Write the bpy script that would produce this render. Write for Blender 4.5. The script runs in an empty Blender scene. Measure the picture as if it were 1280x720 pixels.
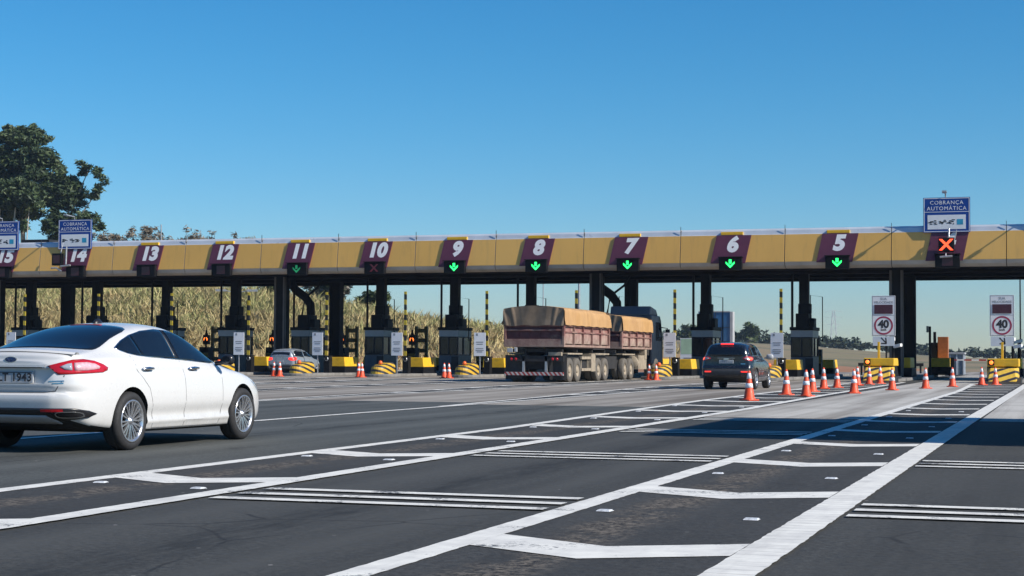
SKY_STRENGTH = .085
SUN_STRENGTH = 4.9
EXPOSURE = .42
import bpy, bmesh, math, random
from mathutils import Vector, Matrix, noise as mnoise
from mathutils.bvhtree import BVHTree
from mathutils.geometry import delaunay_2d_cdt
random.seed(7)
R = math.radians
PI = math.pi
sc = bpy.context.scene
COL = sc.collection

# ------------------------------------------------------------------ helpers
def link(o, parent=None):
    COL.objects.link(o)
    if parent is not None:
        o.parent = parent
    return o

def tag(o, label=None, cat=None, group=None, kind=None):
    if label: o['label'] = label
    if cat: o['category'] = cat
    if group: o['group'] = group
    if kind: o['kind'] = kind
    return o

def empty(name, loc, rz=0, label=None, cat=None, group=None, parent=None):
    o = bpy.data.objects.new(name, None)
    o.empty_display_size = .2
    o.location = loc
    o.rotation_euler = (0, 0, rz)
    link(o, parent)
    return tag(o, label, cat, group)

def copy_tree(o, parent=None):
    c = o.copy()
    COL.objects.link(c)
    c.parent = parent
    for ch in list(o.children):
        copy_tree(ch, c)
    return c

def smoothstep(a, b, x):
    t = max(0., min(1., (x - a) / (b - a)))
    return t * t * (3 - 2 * t)

def lerp_keys(keys, x):
    """keys: sorted [(x, v)]; monotone cubic interpolation."""
    n = len(keys)
    if x <= keys[0][0]: return keys[0][1]
    if x >= keys[-1][0]: return keys[-1][1]
    for i in range(n - 1):
        if keys[i][0] <= x <= keys[i + 1][0]:
            break
    def d(j): return (keys[j + 1][1] - keys[j][1]) / (keys[j + 1][0] - keys[j][0])
    def m(j):
        if j == 0: return d(0)
        if j == n - 1: return d(n - 2)
        a, b = d(j - 1), d(j)
        return 0. if a * b <= 0 else 2 * a * b / (a + b)
    h = keys[i + 1][0] - keys[i][0]
    t = (x - keys[i][0]) / h
    return ((2*t**3 - 3*t*t + 1) * keys[i][1] + (t**3 - 2*t*t + t) * h * m(i)
            + (-2*t**3 + 3*t*t) * keys[i + 1][1] + (t**3 - t*t) * h * m(i + 1))

class MB:
    """collects shapes, builds ONE mesh object"""
    def __init__(s):
        s.v = []; s.f = []; s.m = []; s.sm = []
    def add(s, verts, faces, mi=0, smooth=False):
        b = len(s.v)
        s.v += [tuple(p) for p in verts]
        s.f += [tuple(b + i for i in f) for f in faces]
        s.m += [mi] * len(faces); s.sm += [smooth] * len(faces)
        return s
    def box(s, x0, x1, y0, y1, z0, z1, mi=0):
        v = [(x, y, z) for z in (z0, z1) for y in (y0, y1) for x in (x0, x1)]
        return s.add(v, [(0,2,3,1), (4,5,7,6), (0,1,5,4), (2,6,7,3), (0,4,6,2), (1,3,7,5)], mi)
    def obox(s, c, ax, ay, az, mi=0):
        """oriented box: centre and three half-axis vectors"""
        c, ax, ay, az = map(Vector, (c, ax, ay, az))
        v = [c + ax*i + ay*j + az*k for k in (-1, 1) for j in (-1, 1) for i in (-1, 1)]
        return s.add(v, [(0,2,3,1), (4,5,7,6), (0,1,5,4), (2,6,7,3), (0,4,6,2), (1,3,7,5)], mi)
    def tube(s, pts, r, n=8, mi=0, caps=True):
        pts = [Vector(p) for p in pts]
        rs = r if isinstance(r, (list, tuple)) else [r] * len(pts)
        rings = []
        for i, p in enumerate(pts):
            a = pts[max(0, i - 1)]; b = pts[min(len(pts) - 1, i + 1)]
            d = (b - a).normalized()
            u = d.cross(Vector((0, 0, 1)) if abs(d.z) < .9 else Vector((1, 0, 0))).normalized()
            w = d.cross(u)
            rings.append([p + (u * math.cos(2*PI*k/n) + w * math.sin(2*PI*k/n)) * rs[i] for k in range(n)])
        v = [q for rg in rings for q in rg]
        f = [(i*n + k, i*n + (k+1) % n, (i+1)*n + (k+1) % n, (i+1)*n + k) for i in range(len(pts)-1) for k in range(n)]
        s.add(v, f, mi, n > 5)
        if caps:
            s.add(rings[0], [tuple(range(n))], mi); s.add(rings[-1], [tuple(range(n))[::-1]], mi)
        return s
    def lathe(s, prof, n=24, axis='z', c=(0, 0, 0), mi=0, smooth=True):
        """prof: [(r, h)] or [(r, h, mi)] per segment start"""
        v = []
        for p in prof:
            for k in range(n):
                a = 2*PI*k/n
                x, y, z = p[0]*math.cos(a), p[0]*math.sin(a), p[1]
                if axis == 'x': x, y, z = z, x, y
                elif axis == 'y': x, y, z = y, z, x
                v.append((x + c[0], y + c[1], z + c[2]))
        for i in range(len(prof) - 1):
            b = len(s.v) if i == 0 else b
            if i == 0: s.v += v
            mm = prof[i][2] if len(prof[i]) > 2 else mi
            for k in range(n):
                s.f.append((b+i*n+k, b+i*n+(k+1) % n, b+(i+1)*n+(k+1) % n, b+(i+1)*n+k)); s.m.append(mm); s.sm.append(smooth)
        return s
    def prism(s, poly, axis, d0, d1, mi=0):
        """poly in the other two axes (order x,y,z minus axis), extruded along axis"""
        def P(a, b, d):
            return {'x': (d, a, b), 'y': (a, d, b), 'z': (a, b, d)}[axis]
        n = len(poly)
        v = [P(a, b, d0) for a, b in poly] + [P(a, b, d1) for a, b in poly]
        f = [tuple(range(n))[::-1], tuple(range(n, 2*n))] + [(i, (i+1) % n, n + (i+1) % n, n + i) for i in range(n)]
        return s.add(v, f, mi)
    def grid(s, nu, nv, fn, mi=0, smooth=True):
        v = [fn(i / nu, j / nv) for i in range(nu + 1) for j in range(nv + 1)]
        w = nv + 1
        f = [(i*w+j, (i+1)*w+j, (i+1)*w+j+1, i*w+j+1) for i in range(nu) for j in range(nv)]
        return s.add(v, f, mi, smooth)
    def build(s, name, mats, parent=None, loc=(0, 0, 0), bevel=0., recalc=True, seg=2):
        me = bpy.data.meshes.new(name)
        me.from_pydata(s.v, [], s.f)
        if not isinstance(mats, (list, tuple)): mats = [mats]
        for m in mats: me.materials.append(m)
        for p, mi, sm in zip(me.polygons, s.m, s.sm):
            p.material_index = mi; p.use_smooth = sm
        if recalc or bevel:
            bm = bmesh.new(); bm.from_mesh(me)
            if recalc: bmesh.ops.recalc_face_normals(bm, faces=bm.faces)
            if bevel:
                es = [e for e in bm.edges if len(e.link_faces) == 2 and e.calc_face_angle(0) > .6]
                bmesh.ops.bevel(bm, geom=es, offset=bevel, segments=seg, profile=.6, affect='EDGES', clamp_overlap=True)
            bm.to_mesh(me); bm.free()
        me.update()
        o = bpy.data.objects.new(name, me)
        o.location = loc
        return link(o, parent)

def text_into(mb, body, size, fn, mi=0, shear=0., bold=0., align='CENTER', depth=.004, space=1.0):
    """flat lettering: fn maps (u, v, d) of the text plane to 3D; d is the depth out of the sign"""
    cu = bpy.data.curves.new('lettering', 'FONT')
    cu.body = body; cu.size = size; cu.shear = shear; cu.offset = bold
    cu.align_x = align; cu.align_y = 'CENTER'; cu.resolution_u = 4; cu.space_character = space
    o = bpy.data.objects.new('lettering', cu); COL.objects.link(o)
    dg = bpy.context.evaluated_depsgraph_get()
    me = bpy.data.meshes.new_from_object(o.evaluated_get(dg))
    v = [fn(p.co.x, p.co.y, depth) for p in me.vertices]
    mb.add(v, [tuple(p.vertices) for p in me.polygons], mi)
    bpy.data.objects.remove(o); bpy.data.curves.remove(cu); bpy.data.meshes.remove(me)
    return mb

# ------------------------------------------------------------------ materials
class NT:
    def __init__(s, m):
        m.use_nodes = True
        s.t = m.node_tree; s.n = s.t.nodes; s.l = s.t.links
        s.bsdf = s.n['Principled BSDF']
        s._co = None
    def new(s, typ, **kw):
        n = s.n.new(typ)
        for k, v in kw.items(): setattr(n, k, v)
        return n
    def co(s):
        if s._co is None: s._co = s.new('ShaderNodeTexCoord').outputs['Object']
        return s._co
    def set(s, sock, v):
        if hasattr(v, 'links'): s.l.new(v, sock)
        elif isinstance(v, (tuple, list)) and len(v) == 3 and sock.type == 'RGBA': sock.default_value = (*v, 1)
        else: sock.default_value = v
    def scaled(s, sx, sy, sz, off=(0, 0, 0)):
        n = s.new('ShaderNodeMapping')
        n.inputs['Scale'].default_value = (sx, sy, sz); n.inputs['Location'].default_value = off
        s.l.new(s.co(), n.inputs['Vector'])
        return n.outputs[0]
    def noise(s, scale, detail=4, rough=.55, vec=None):
        n = s.new('ShaderNodeTexNoise')
        n.inputs['Scale'].default_value = scale; n.inputs['Detail'].default_value = detail; n.inputs['Roughness'].default_value = rough
        s.l.new(vec if vec is not None else s.co(), n.inputs['Vector'])
        return n.outputs['Fac']
    def ramp(s, fac, a, b, va=0., vb=1.):
        n = s.new('ShaderNodeMapRange'); n.clamp = True
        s.set(n.inputs[0], fac)
        for i, v in zip((1, 2, 3, 4), (a, b, va, vb)): s.set(n.inputs[i], v)
        return n.outputs[0]
    def math(s, op, a, b=0., c=0.):
        n = s.new('ShaderNodeMath', operation=op)
        s.set(n.inputs[0], a); s.set(n.inputs[1], b); s.set(n.inputs[2], c)
        return n.outputs[0]
    def mix(s, fac, a, b, blend='MIX'):
        n = s.new('ShaderNodeMix', data_type='RGBA', blend_type=blend)
        s.set(n.inputs[0], fac); s.set(n.inputs[6], a); s.set(n.inputs[7], b)
        return n.outputs[2]
    def xyz(s):
        n = s.new('ShaderNodeSeparateXYZ'); s.l.new(s.co(), n.inputs[0]); return n.outputs
    def bump(s, h, strength=.3, dist=.01):
        n = s.new('ShaderNodeBump'); n.inputs['Strength'].default_value = strength; n.inputs['Distance'].default_value = dist
        s.l.new(h, n.inputs['Height']); s.l.new(n.outputs[0], s.bsdf.inputs['Normal'])
    def out(s, col=None, rough=None, metal=None):
        if col is not None: s.set(s.bsdf.inputs['Base Color'], col)
        if rough is not None: s.set(s.bsdf.inputs['Roughness'], rough)
        if metal is not None: s.set(s.bsdf.inputs['Metallic'], metal)

MC = {}
def scale_c(c, k): return tuple(min(1, x * k) for x in c)
def mat(name, col, rough=.5, metal=0., var=.18, scale=6., bump=0., dirt=None, spec=None, coat=0.):
    """paint-like procedural material: colour mottled by noise, roughness varied, optional dirt colour"""
    if name in MC: return MC[name]
    m = bpy.data.materials.new(name); n = NT(m)
    f = n.noise(scale, 5)
    c = n.mix(n.ramp(f, .3, .7), scale_c(col, 1 - var), scale_c(col, 1 + var))
    if dirt:
        g = n.noise(scale * .45, 6, .65)
        c = n.mix(n.ramp(g, dirt[1], dirt[1] + .2), c, dirt[0])
    n.out(c, n.ramp(n.noise(scale * 2.3, 3), .3, .7, max(0, rough - .08), min(1, rough + .08)), metal)
    if bump: n.bump(n.noise(scale * 6, 4), bump, .02)
    if spec is not None: n.bsdf.inputs['Specular IOR Level'].default_value = spec
    if coat:
        n.bsdf.inputs['Coat Weight'].default_value = coat; n.bsdf.inputs['Coat Roughness'].default_value = .04
    MC[name] = m
    return m

def lamp_mat(name, col, strength, base=None):
    if name in MC: return MC[name]
    m = bpy.data.materials.new(name); n = NT(m)
    g = n.noise(40, 2)
    n.out(n.mix(g, scale_c(base or col, .8), base or col), .35)
    n.set(n.bsdf.inputs['Emission Color'], col); n.bsdf.inputs['Emission Strength'].default_value = strength
    MC[name] = m
    return m

def stripe_mat(name, c1, c2, d, period, duty=.5, absx=0., rough=.55, dirt=.5, soft=.02):
    """stripes along direction d of the object's own coordinates (absx: chevrons about x = 0)"""
    m = bpy.data.materials.new(name); n = NT(m)
    x, y, z = n.xyz()
    t = n.math('ADD', n.math('ADD', n.math('MULTIPLY', x, d[0]), n.math('MULTIPLY', y, d[1])), n.math('MULTIPLY', z, d[2]))
    if absx: t = n.math('ADD', t, n.math('MULTIPLY', n.math('ABSOLUTE', x), absx))
    t = n.math('FRACT', n.math('ADD', n.math('DIVIDE', t, period), 50.))
    k = n.math('MULTIPLY', n.ramp(t, duty - soft, duty + soft), n.ramp(t, 1 - soft, 1., 1., 0.))
    w = n.noise(7, 5, .6)
    a = n.mix(n.ramp(w, .3, .75), c1, scale_c(c1, .7)); b = n.mix(n.ramp(w, .3, .7), c2, scale_c(c2, 1.3))
    c = n.mix(k, a, b)
    c = n.mix(n.math('MULTIPLY', n.ramp(n.noise(3.1, 6, .7), .55, .75), dirt), c, (.12, .11, .1))
    n.out(c, rough)
    MC[name] = m
    return m

m_black = mat('black_paint', (.008, .008, .009), .6, spec=.12)
m_rubber = mat('tyre_rubber', (.018, .018, .019), .75, bump=.1, scale=20)
m_dusty = mat('dusty_tyre', (.11, .098, .082), .85, scale=9, dirt=((.06, .055, .05), .55))
m_dark = mat('dark_steel', (.009, .0095, .011), .6, var=.3, scale=2, spec=.15)
m_dark2 = mat('charcoal_panel', (.026, .027, .03), .5, var=.25, scale=2, spec=.25)
m_grey = mat('grey_steel', (.10, .115, .135), .45, var=.2, scale=3, dirt=((.06, .055, .05), .6), spec=.25)
m_lgrey = mat('light_grey_band', (.38, .39, .40), .45, var=.12, scale=2)
m_galv = mat('galvanised_steel', (.42, .43, .44), .4, .6, scale=8)
m_white = mat('white_sign_paint', (.74, .75, .77), .5, var=.05, scale=2, dirt=((.5, .49, .47), .62))
m_pale = mat('pale_sign_panel', (.55, .62, .7), .5, var=.06, scale=2)
m_ink = mat('black_sign_ink', (.02, .02, .025), .6)
m_greyink = mat('grey_sign_ink', (.25, .26, .28), .6)
m_blue = mat('blue_sign_paint', (.008, .055, .27), .55, var=.08, scale=2, spec=.2)
m_teal = mat('teal_sign_ink', (.02, .3, .48), .5)
m_maroon = mat('maroon_sign_paint', (.105, .022, .05), .5, var=.12, scale=1.5)
m_yel = mat('yellow_block_paint', (.74, .43, .015), .5, var=.12, scale=4, dirt=((.3, .19, .04), .6))
m_glass = mat('dark_glass', (.01, .013, .018), .06, var=.1, spec=.7)
m_boothglass = mat('booth_glass', (.006, .008, .011), .12, spec=.4)
m_led = mat('unlit_led_face', (.05, .012, .018), .35, scale=30, var=.4)
m_amber = lamp_mat('amber_lamp', (1., .2, .03), 1.7, (.8, .2, .02))
m_green = lamp_mat('green_led', (.02, 1., .16), 2.2, (.05, .5, .1))
m_greendim = lamp_mat('dim_green_led', (.02, .5, .18), .28, (.02, .2, .08))
m_redx = lamp_mat('red_led', (1., .065, .02), 2.0, (.6, .08, .02))
m_reddim = lamp_mat('dim_red_led', (.4, .03, .05), .05, (.15, .02, .03))
m_brake = lamp_mat('lit_brake_lamp', (1., .03, .02), 1.6, (.6, .02, .015))
m_brake2 = lamp_mat('lit_orange_red_lamp', (1., .1, .04), 1.6, (.7, .06, .03))
m_stripe_post = stripe_mat('yellow_black_arm', (.58, .43, .03), (.01, .01, .01), (.12, 0, 1), .56, .46)
m_stripe_nose = stripe_mat('yellow_black_nose', (.66, .40, .03), (.018, .018, .02), (.12, .25, 1), .27, .52)
m_stripe_chev = stripe_mat('yellow_black_chevrons', (.75, .47, .05), (.022, .022, .025), (-.4, .16, 1), .36, .6)
m_redwhite = stripe_mat('red_white_tape', (.36, .04, .035), (.42, .40, .38), (1, 0, .8), .2, .5, dirt=.8)
m_redwhite_arm = stripe_mat('red_white_arm', (.55, .03, .03), (.75, .74, .72), (1, 0, 0), .9, .5)
# ------------------------------------------------------------------ camera, world, sun
FPX = 2090.
CAMZ = 1.09
yaw = math.atan((1328 - 640) / FPX); pitch = math.atan(86 / FPX); roll = .0055
cam = bpy.data.objects.new('camera', bpy.data.cameras.new('camera'))
COL.objects.link(cam); sc.camera = cam
cam.data.sensor_width = 36; cam.data.lens = FPX / 1280 * 36
cam.data.clip_start = .1; cam.data.clip_end = 8000
f0 = Vector((-math.sin(yaw), math.cos(yaw), 0)); r0 = Vector((math.cos(yaw), math.sin(yaw), 0)); uz = Vector((0, 0, 1))
fw = f0 * math.cos(pitch) + uz * math.sin(pitch); up = uz * math.cos(pitch) - f0 * math.sin(pitch)
rt = r0 * math.cos(roll) + up * math.sin(roll); up = up * math.cos(roll) - r0 * math.sin(roll)
cam.matrix_world = Matrix(((rt.x, up.x, -fw.x, 0), (rt.y, up.y, -fw.y, 0), (rt.z, up.z, -fw.z, CAMZ), (0, 0, 0, 1)))

SUN = Vector((1, -.16, .72)).normalized()
w = bpy.data.worlds.new('World'); sc.world = w; w.use_nodes = True
bg = w.node_tree.nodes['Background']
sky = w.node_tree.nodes.new('ShaderNodeTexSky'); sky.sky_type = 'NISHITA'; sky.sun_disc = False
sky.sun_elevation = math.asin(SUN.z); sky.sun_rotation = math.atan2(SUN.x, SUN.y)
sky.air_density = 1.15; sky.dust_density = 0.; sky.ozone_density = 4.5; sky.altitude = 0
hs = w.node_tree.nodes.new('ShaderNodeHueSaturation'); hs.inputs['Saturation'].default_value = 1.28
tint = w.node_tree.nodes.new('ShaderNodeMix'); tint.data_type = 'RGBA'; tint.blend_type = 'MULTIPLY'; tint.inputs[0].default_value = 1; tint.inputs[7].default_value = (.60, .98, 1.10, 1)
wn = w.node_tree
tc = wn.nodes.new('ShaderNodeTexCoord'); sx = wn.nodes.new('ShaderNodeSeparateXYZ'); wn.links.new(tc.outputs['Generated'], sx.inputs[0])
mr = wn.nodes.new('ShaderNodeMapRange'); mr.interpolation_type = 'SMOOTHSTEP'; wn.links.new(sx.outputs[2], mr.inputs[0]); mr.inputs[1].default_value = -.04; mr.inputs[2].default_value = .22
tm = wn.nodes.new('ShaderNodeMix'); tm.data_type = 'RGBA'; wn.links.new(mr.outputs[0], tm.inputs[0]); tm.inputs[6].default_value = (.63, .76, 1.07, 1); tm.inputs[7].default_value = (.44, .87, 1.03, 1)
wn.links.new(tm.outputs[2], tint.inputs[7])
w.node_tree.links.new(sky.outputs[0], hs.inputs['Color']); w.node_tree.links.new(hs.outputs[0], tint.inputs[6])
w.node_tree.links.new(tint.outputs[2], bg.inputs[0]); bg.inputs[1].default_value = SKY_STRENGTH
sl = bpy.data.lights.new('sun', 'SUN'); sl.energy = SUN_STRENGTH; sl.angle = R(.53); sl.color = (1, .93, .83)
so = bpy.data.objects.new('sun', sl); COL.objects.link(so)
so.rotation_euler = SUN.to_track_quat('Z', 'Y').to_euler(); so.location = (30, -10, 40)
sc.view_settings.view_transform = 'Standard'; sc.view_settings.look = 'None'
sc.view_settings.exposure = EXPOSURE; sc.view_settings.gamma = 1; sc.view_settings.use_curve_mapping = False
sc.cycles.max_bounces = 6

# ------------------------------------------------------------------ ground materials
def asphalt_mat(name, base, var, lanes=(), dirtstrip=None):
    m = bpy.data.materials.new(name); n = NT(m)
    fine = n.math('ADD', n.math('MULTIPLY', n.noise(95, 3, .75), .4), n.math('MULTIPLY', n.noise(21, 5, .85), .6)); mid = n.noise(9, 5, .6)
    streak = n.noise(1., 5, .6, n.scaled(2.2, .05, 1))
    big = n.noise(.23, 5, .6)
    c = n.mix(n.ramp(fine, .40, .60), scale_c(base, 1 - var), scale_c(base, 1 + var * 1.35))
    c = n.mix(n.math('MULTIPLY', n.ramp(mid, .45, .75), .45), c, scale_c(base, 1.28))
    c = n.mix(n.math('MULTIPLY', n.ramp(streak, .42, .66), .6), c, scale_c(base, .6))
    c = n.mix(n.math('MULTIPLY', n.ramp(big, .45, .62), .45), c, scale_c(base, 1.4))
    for k, cx in enumerate(lanes):
        # polished wheel tracks and the oily strip between them
        x, y, z = n.xyz()
        wob = n.math('ADD', n.math('SUBTRACT', x, cx), n.math('MULTIPLY', n.math('SUBTRACT', n.noise(1., 3, .5, n.scaled(.6, .08, 1, (k, 0, 0))), .5), .5))
        ax = n.math('ABSOLUTE', wob)
        trk = n.ramp(n.math('ABSOLUTE', n.math('SUBTRACT', ax, .78)), .08, .36, 1, 0)
        c = n.mix(n.math('MULTIPLY', trk, n.ramp(n.noise(1., 5, .65, n.scaled(3, .12, 1)), .3, .7, .2, .8)), c, scale_c(base, 1.6))
        oil = n.ramp(ax, .1, .34, 1, 0)
        c = n.mix(n.math('MULTIPLY', oil, n.ramp(n.noise(1., 6, .75, n.scaled(5, .9, 1)), .40, .6, 0, .85)), c, scale_c(base, .42))
    # hairline cracks, in places
    cr = n.new('ShaderNodeTexVoronoi'); cr.feature = 'DISTANCE_TO_EDGE'; cr.inputs['Scale'].default_value = .42
    wv = n.new('ShaderNodeMix', data_type='VECTOR'); wv.inputs[0].default_value = .12
    wc = n.new('ShaderNodeTexNoise'); wc.inputs['Scale'].default_value = 1.6; wc.inputs['Detail'].default_value = 5; n.l.new(n.co(), wc.inputs['Vector'])
    n.l.new(n.co(), wv.inputs[4]); n.l.new(wc.outputs['Color'], wv.inputs[5]); n.l.new(wv.outputs[1], cr.inputs['Vector'])
    c = n.mix(n.math('MULTIPLY', n.ramp(cr.outputs['Distance'], .002, .007, 1, 0), n.ramp(n.noise(.35, 4), .52, .6, 0, .7)), c, (.012, .012, .012))
    # pale grit scattered on the surface
    v = n.new('ShaderNodeTexVoronoi'); v.inputs['Scale'].default_value = 3.4; n.l.new(n.co(), v.inputs['Vector'])
    spot = n.math('LESS_THAN', v.outputs['Distance'], .05)
    c = n.mix(n.math('MULTIPLY', spot, n.ramp(n.noise(1.3, 3), .48, .6, 0, .9)), c, (.27, .26, .25))
    if dirtstrip is not None:
        x, y, z = n.xyz()
        wob = n.math('ADD', x, n.math('MULTIPLY', n.noise(1.1, 4), .5))
        band = n.ramp(n.math('ABSOLUTE', n.math('SUBTRACT', wob, dirtstrip + .25)), .10, .30, 1, 0)
        k = n.math('MULTIPLY', band, n.ramp(n.noise(1.1, 6, .8), .42, .5))
        grit = n.mix(n.ramp(n.noise(15, 5, .9), .43, .57), (.006, .006, .006), (.15, .13, .105))
        c = n.mix(k, c, grit)
    n.out(c, n.ramp(mid, .3, .7, .78, .95))
    n.bsdf.inputs['Specular IOR Level'].default_value = .3
    n.bump(fine, .45, .008)
    MC[name] = m
    return m

m_asph = asphalt_mat('asphalt', (.042, .0425, .0395), .68, (-4.85, .95))
m_asph_lane = asphalt_mat('asphalt_sheen_lane', (.060, .064, .060), .6, (-10.5, -15.9, -21.2))  # paler base colour puts grazing sheen into these lanes; wheel tracks are wear
m_asph_zone = asphalt_mat('asphalt_zone', (.038, .038, .036), .7, dirtstrip=-2.72)
m_asph_zone2 = asphalt_mat('asphalt_zone_dark', (.036, .036, .034), .7, dirtstrip=-7.3)

def concrete_mat(name, base, k):
    m = bpy.data.materials.new(name); n = NT(m)
    x, y, z = n.xyz()
    fine = n.noise(60, 4, .7)
    streak = n.noise(1., 6, .6, n.scaled(1.1, .035, 1)); streak2 = n.noise(1., 4, .6, n.scaled(3.5, .05, 1, (4, 2, 0)))
    cross = n.noise(1., 5, .65, n.scaled(.06, .42, 1))
    c = n.mix(n.ramp(fine, .3, .7), scale_c(base, .86), scale_c(base, 1.12))
    c = n.mix(n.math('MULTIPLY', n.ramp(streak, .42, .60), .85 * k), c, (.10, .08, .058))
    c = n.mix(n.math('MULTIPLY', n.ramp(streak2, .5, .72), .6 * k), c, (.13, .11, .088))
    c = n.mix(n.math('MULTIPLY', n.ramp(cross, .45, .65), .45 * k), c, (.16, .145, .125))
    j = n.math('LESS_THAN', n.math('FRACT', n.math('DIVIDE', y, 5.2)), .012)
    c = n.mix(n.math('MULTIPLY', j, .8), c, (.05, .048, .045))
    n.out(c, .85); n.bump(fine, .3, .006)
    return m
m_conc = concrete_mat('pavement_concrete', (.44, .425, .385), .6)
m_conc2 = concrete_mat('worn_pavement_concrete', (.31, .285, .245), 1.)

def paint_mat(name, wear, ribs=False):
    m = bpy.data.materials.new(name); n = NT(m)
    base = (.77, .76, .69)
    c = n.mix(n.ramp(n.noise(3.5, 6, .65), .3, .75), base, (.52, .51, .48))
    c = n.mix(n.math('MULTIPLY', n.ramp(n.noise(1., 5, .7, n.scaled(5, .6, 1)), .5, .75), .35), c, (.33, .32, .3))
    wv = n.math('ADD', n.math('MULTIPLY', n.noise(1.7, 3), .5), n.math('MULTIPLY', n.noise(28, 5, .8), .5))
    c = n.mix(n.ramp(wv, wear, wear + .05), c, (.065, .067, .07))
    if ribs:
        x, y, z = n.xyz()
        rb = n.math('FRACT', n.math('DIVIDE', y, .17))
        rib = n.ramp(n.math('ABSOLUTE', n.math('SUBTRACT', rb, .5)), .36, .5)
        c = n.mix(n.math('MULTIPLY', rib, n.ramp(n.noise(4, 3), .35, .6, .1, .5)), c, (.25, .25, .24))
        n.bump(rib, .5, .01)
    n.out(c, .7)
    MC[name] = m
    return m
m_paint = paint_mat('road_paint', .572)
m_paint_rib = paint_mat('ribbed_road_paint', .64, True)
m_paint_worn = paint_mat('worn_road_paint', .545)

def soil_mat():
    m = bpy.data.materials.new('dry_field'); n = NT(m)
    x, y, z = n.xyz()
    c = n.mix(n.ramp(n.noise(.05, 6, .6), .35, .65), (.21, .15, .085), (.15, .135, .06))
    c = n.mix(n.ramp(n.noise(.02, 4, .6, n.scaled(.35, 1.6, 1)), .5, .62), c, (.075, .085, .04))
    c = n.mix(n.math('MULTIPLY', n.ramp(n.noise(1.4, 5, .7), .4, .7), .4), c, (.27, .2, .12))
    n.out(c, .95)
    return m
m_soil = soil_mat()
def hill_mat():
    m = bpy.data.materials.new('grassy_cutting'); n = NT(m)
    x, y, z = n.xyz()
    c = n.mix(n.ramp(n.noise(.5, 6, .7), .35, .65), (.26, .19, .085), (.17, .14, .055))
    lo = n.ramp(n.math('ADD', z, n.math('MULTIPLY', n.noise(.3, 4), 1.6)), 1.2, 2.4, 1, 0)
    c = n.mix(lo, c, (.26, .125, .06))
    n.out(c, .95)
    return m
m_hill = hill_mat()

# ------------------------------------------------------------------ terrain, road, hill
def far_z(X, Y):
    k = lerp_keys([(-400, 7), (-200, 6), (-65, 4.4), (-44, 2.9), (-15, 1.3), (60, .8), (300, .8)], X)
    return -.06 + smoothstep(150, 330, Y) * k - smoothstep(380, 700, Y) * (k - .4) * .6

def axis_pts(vals):
    out = []
    for a, b, n in vals: out += [a + (b - a) * i / n for i in range(n)]
    return out + [vals[-1][1]]
gx = axis_pts([(-900, -400, 6), (-400, -120, 12), (-120, 60, 30), (60, 400, 8)])
gy = axis_pts([(-120, -40, 3), (-40, 140, 6), (140, 460, 40), (460, 1100, 14)])
t = MB()
rn = random.Random(3)
vv = [(x, y, far_z(x, y) + (rn.uniform(-.12, .12) if y > 200 else 0)) for x in gx for y in gy]
nyy = len(gy)
t.add(vv, [(i*nyy+j, (i+1)*nyy+j, (i+1)*nyy+j+1, i*nyy+j+1) for i in range(len(gx)-1) for j in range(nyy-1)], 0, True)
tag(t.build('ground', m_soil), kind='structure')

def sheet(mb, x0, x1, y0, y1, z, mi=0):
    return mb.add([(x0, y0, z), (x1, y0, z), (x1, y1, z), (x0, y1, z)], [(0, 1, 2, 3)], mi)
r = MB(); sheet(r, -85, 26, -40, 124, 0); sheet(r, -22, 12, 124, 150, 0)
tag(r.build('road', m_asph), kind='structure')
r = MB(); sheet(r, -12.75, -8.05, -40, 35.99, .004); sheet(r, -85, -12.76, -40, 37.49, .004)
tag(r.build('road_lane', m_asph_lane), kind='structure')
# pale toll-plaza pavement, lane by lane (the hatched strips between stay dark)
r = MB()
for x0, x1, y0, mi in ((-6.3, -3.45, 30.5, 0), (-1.4, 6, 30.5, 0), (-12.75, -8.75, 36, 1), (-85, -12.75, 37.5, 1)):
    sheet(r, x0, x1, y0, 123.9, .004, mi)
sheet(r, -22, 12, 124.1, 149, .004, 1)
tag(r.build('toll_pavement', [m_conc, m_conc2]), kind='structure')

RIDGE = [(-260, 7.9), (-85, 7.4), (-75, 6.9), (-65, 5.3), (-60, 4.5), (-55, 3.9), (-45, 2.7), (-30, 1.2), (-20, .3), (-12, 0)]
def hill_z(X, Y):
    k = smoothstep(117, 148, Y) * (1 - smoothstep(160, 225, Y))
    return lerp_keys(RIDGE, X) * k + .25 * math.sin(X * .31) * math.sin(Y * .23) * k - .12
t = MB()
hx = axis_pts([(-260, -110, 15), (-110, -12, 60)]); hy = axis_pts([(112, 160, 30), (160, 335, 18)])
nyy = len(hy)
t.add([(x, y, hill_z(x, y)) for x in hx for y in hy], [(i*nyy+j, (i+1)*nyy+j, (i+1)*nyy+j+1, i*nyy+j+1) for i in range(len(hx)-1) for j in range(nyy-1)], 0, True)
tag(t.build('hill', m_hill), kind='structure')

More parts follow.
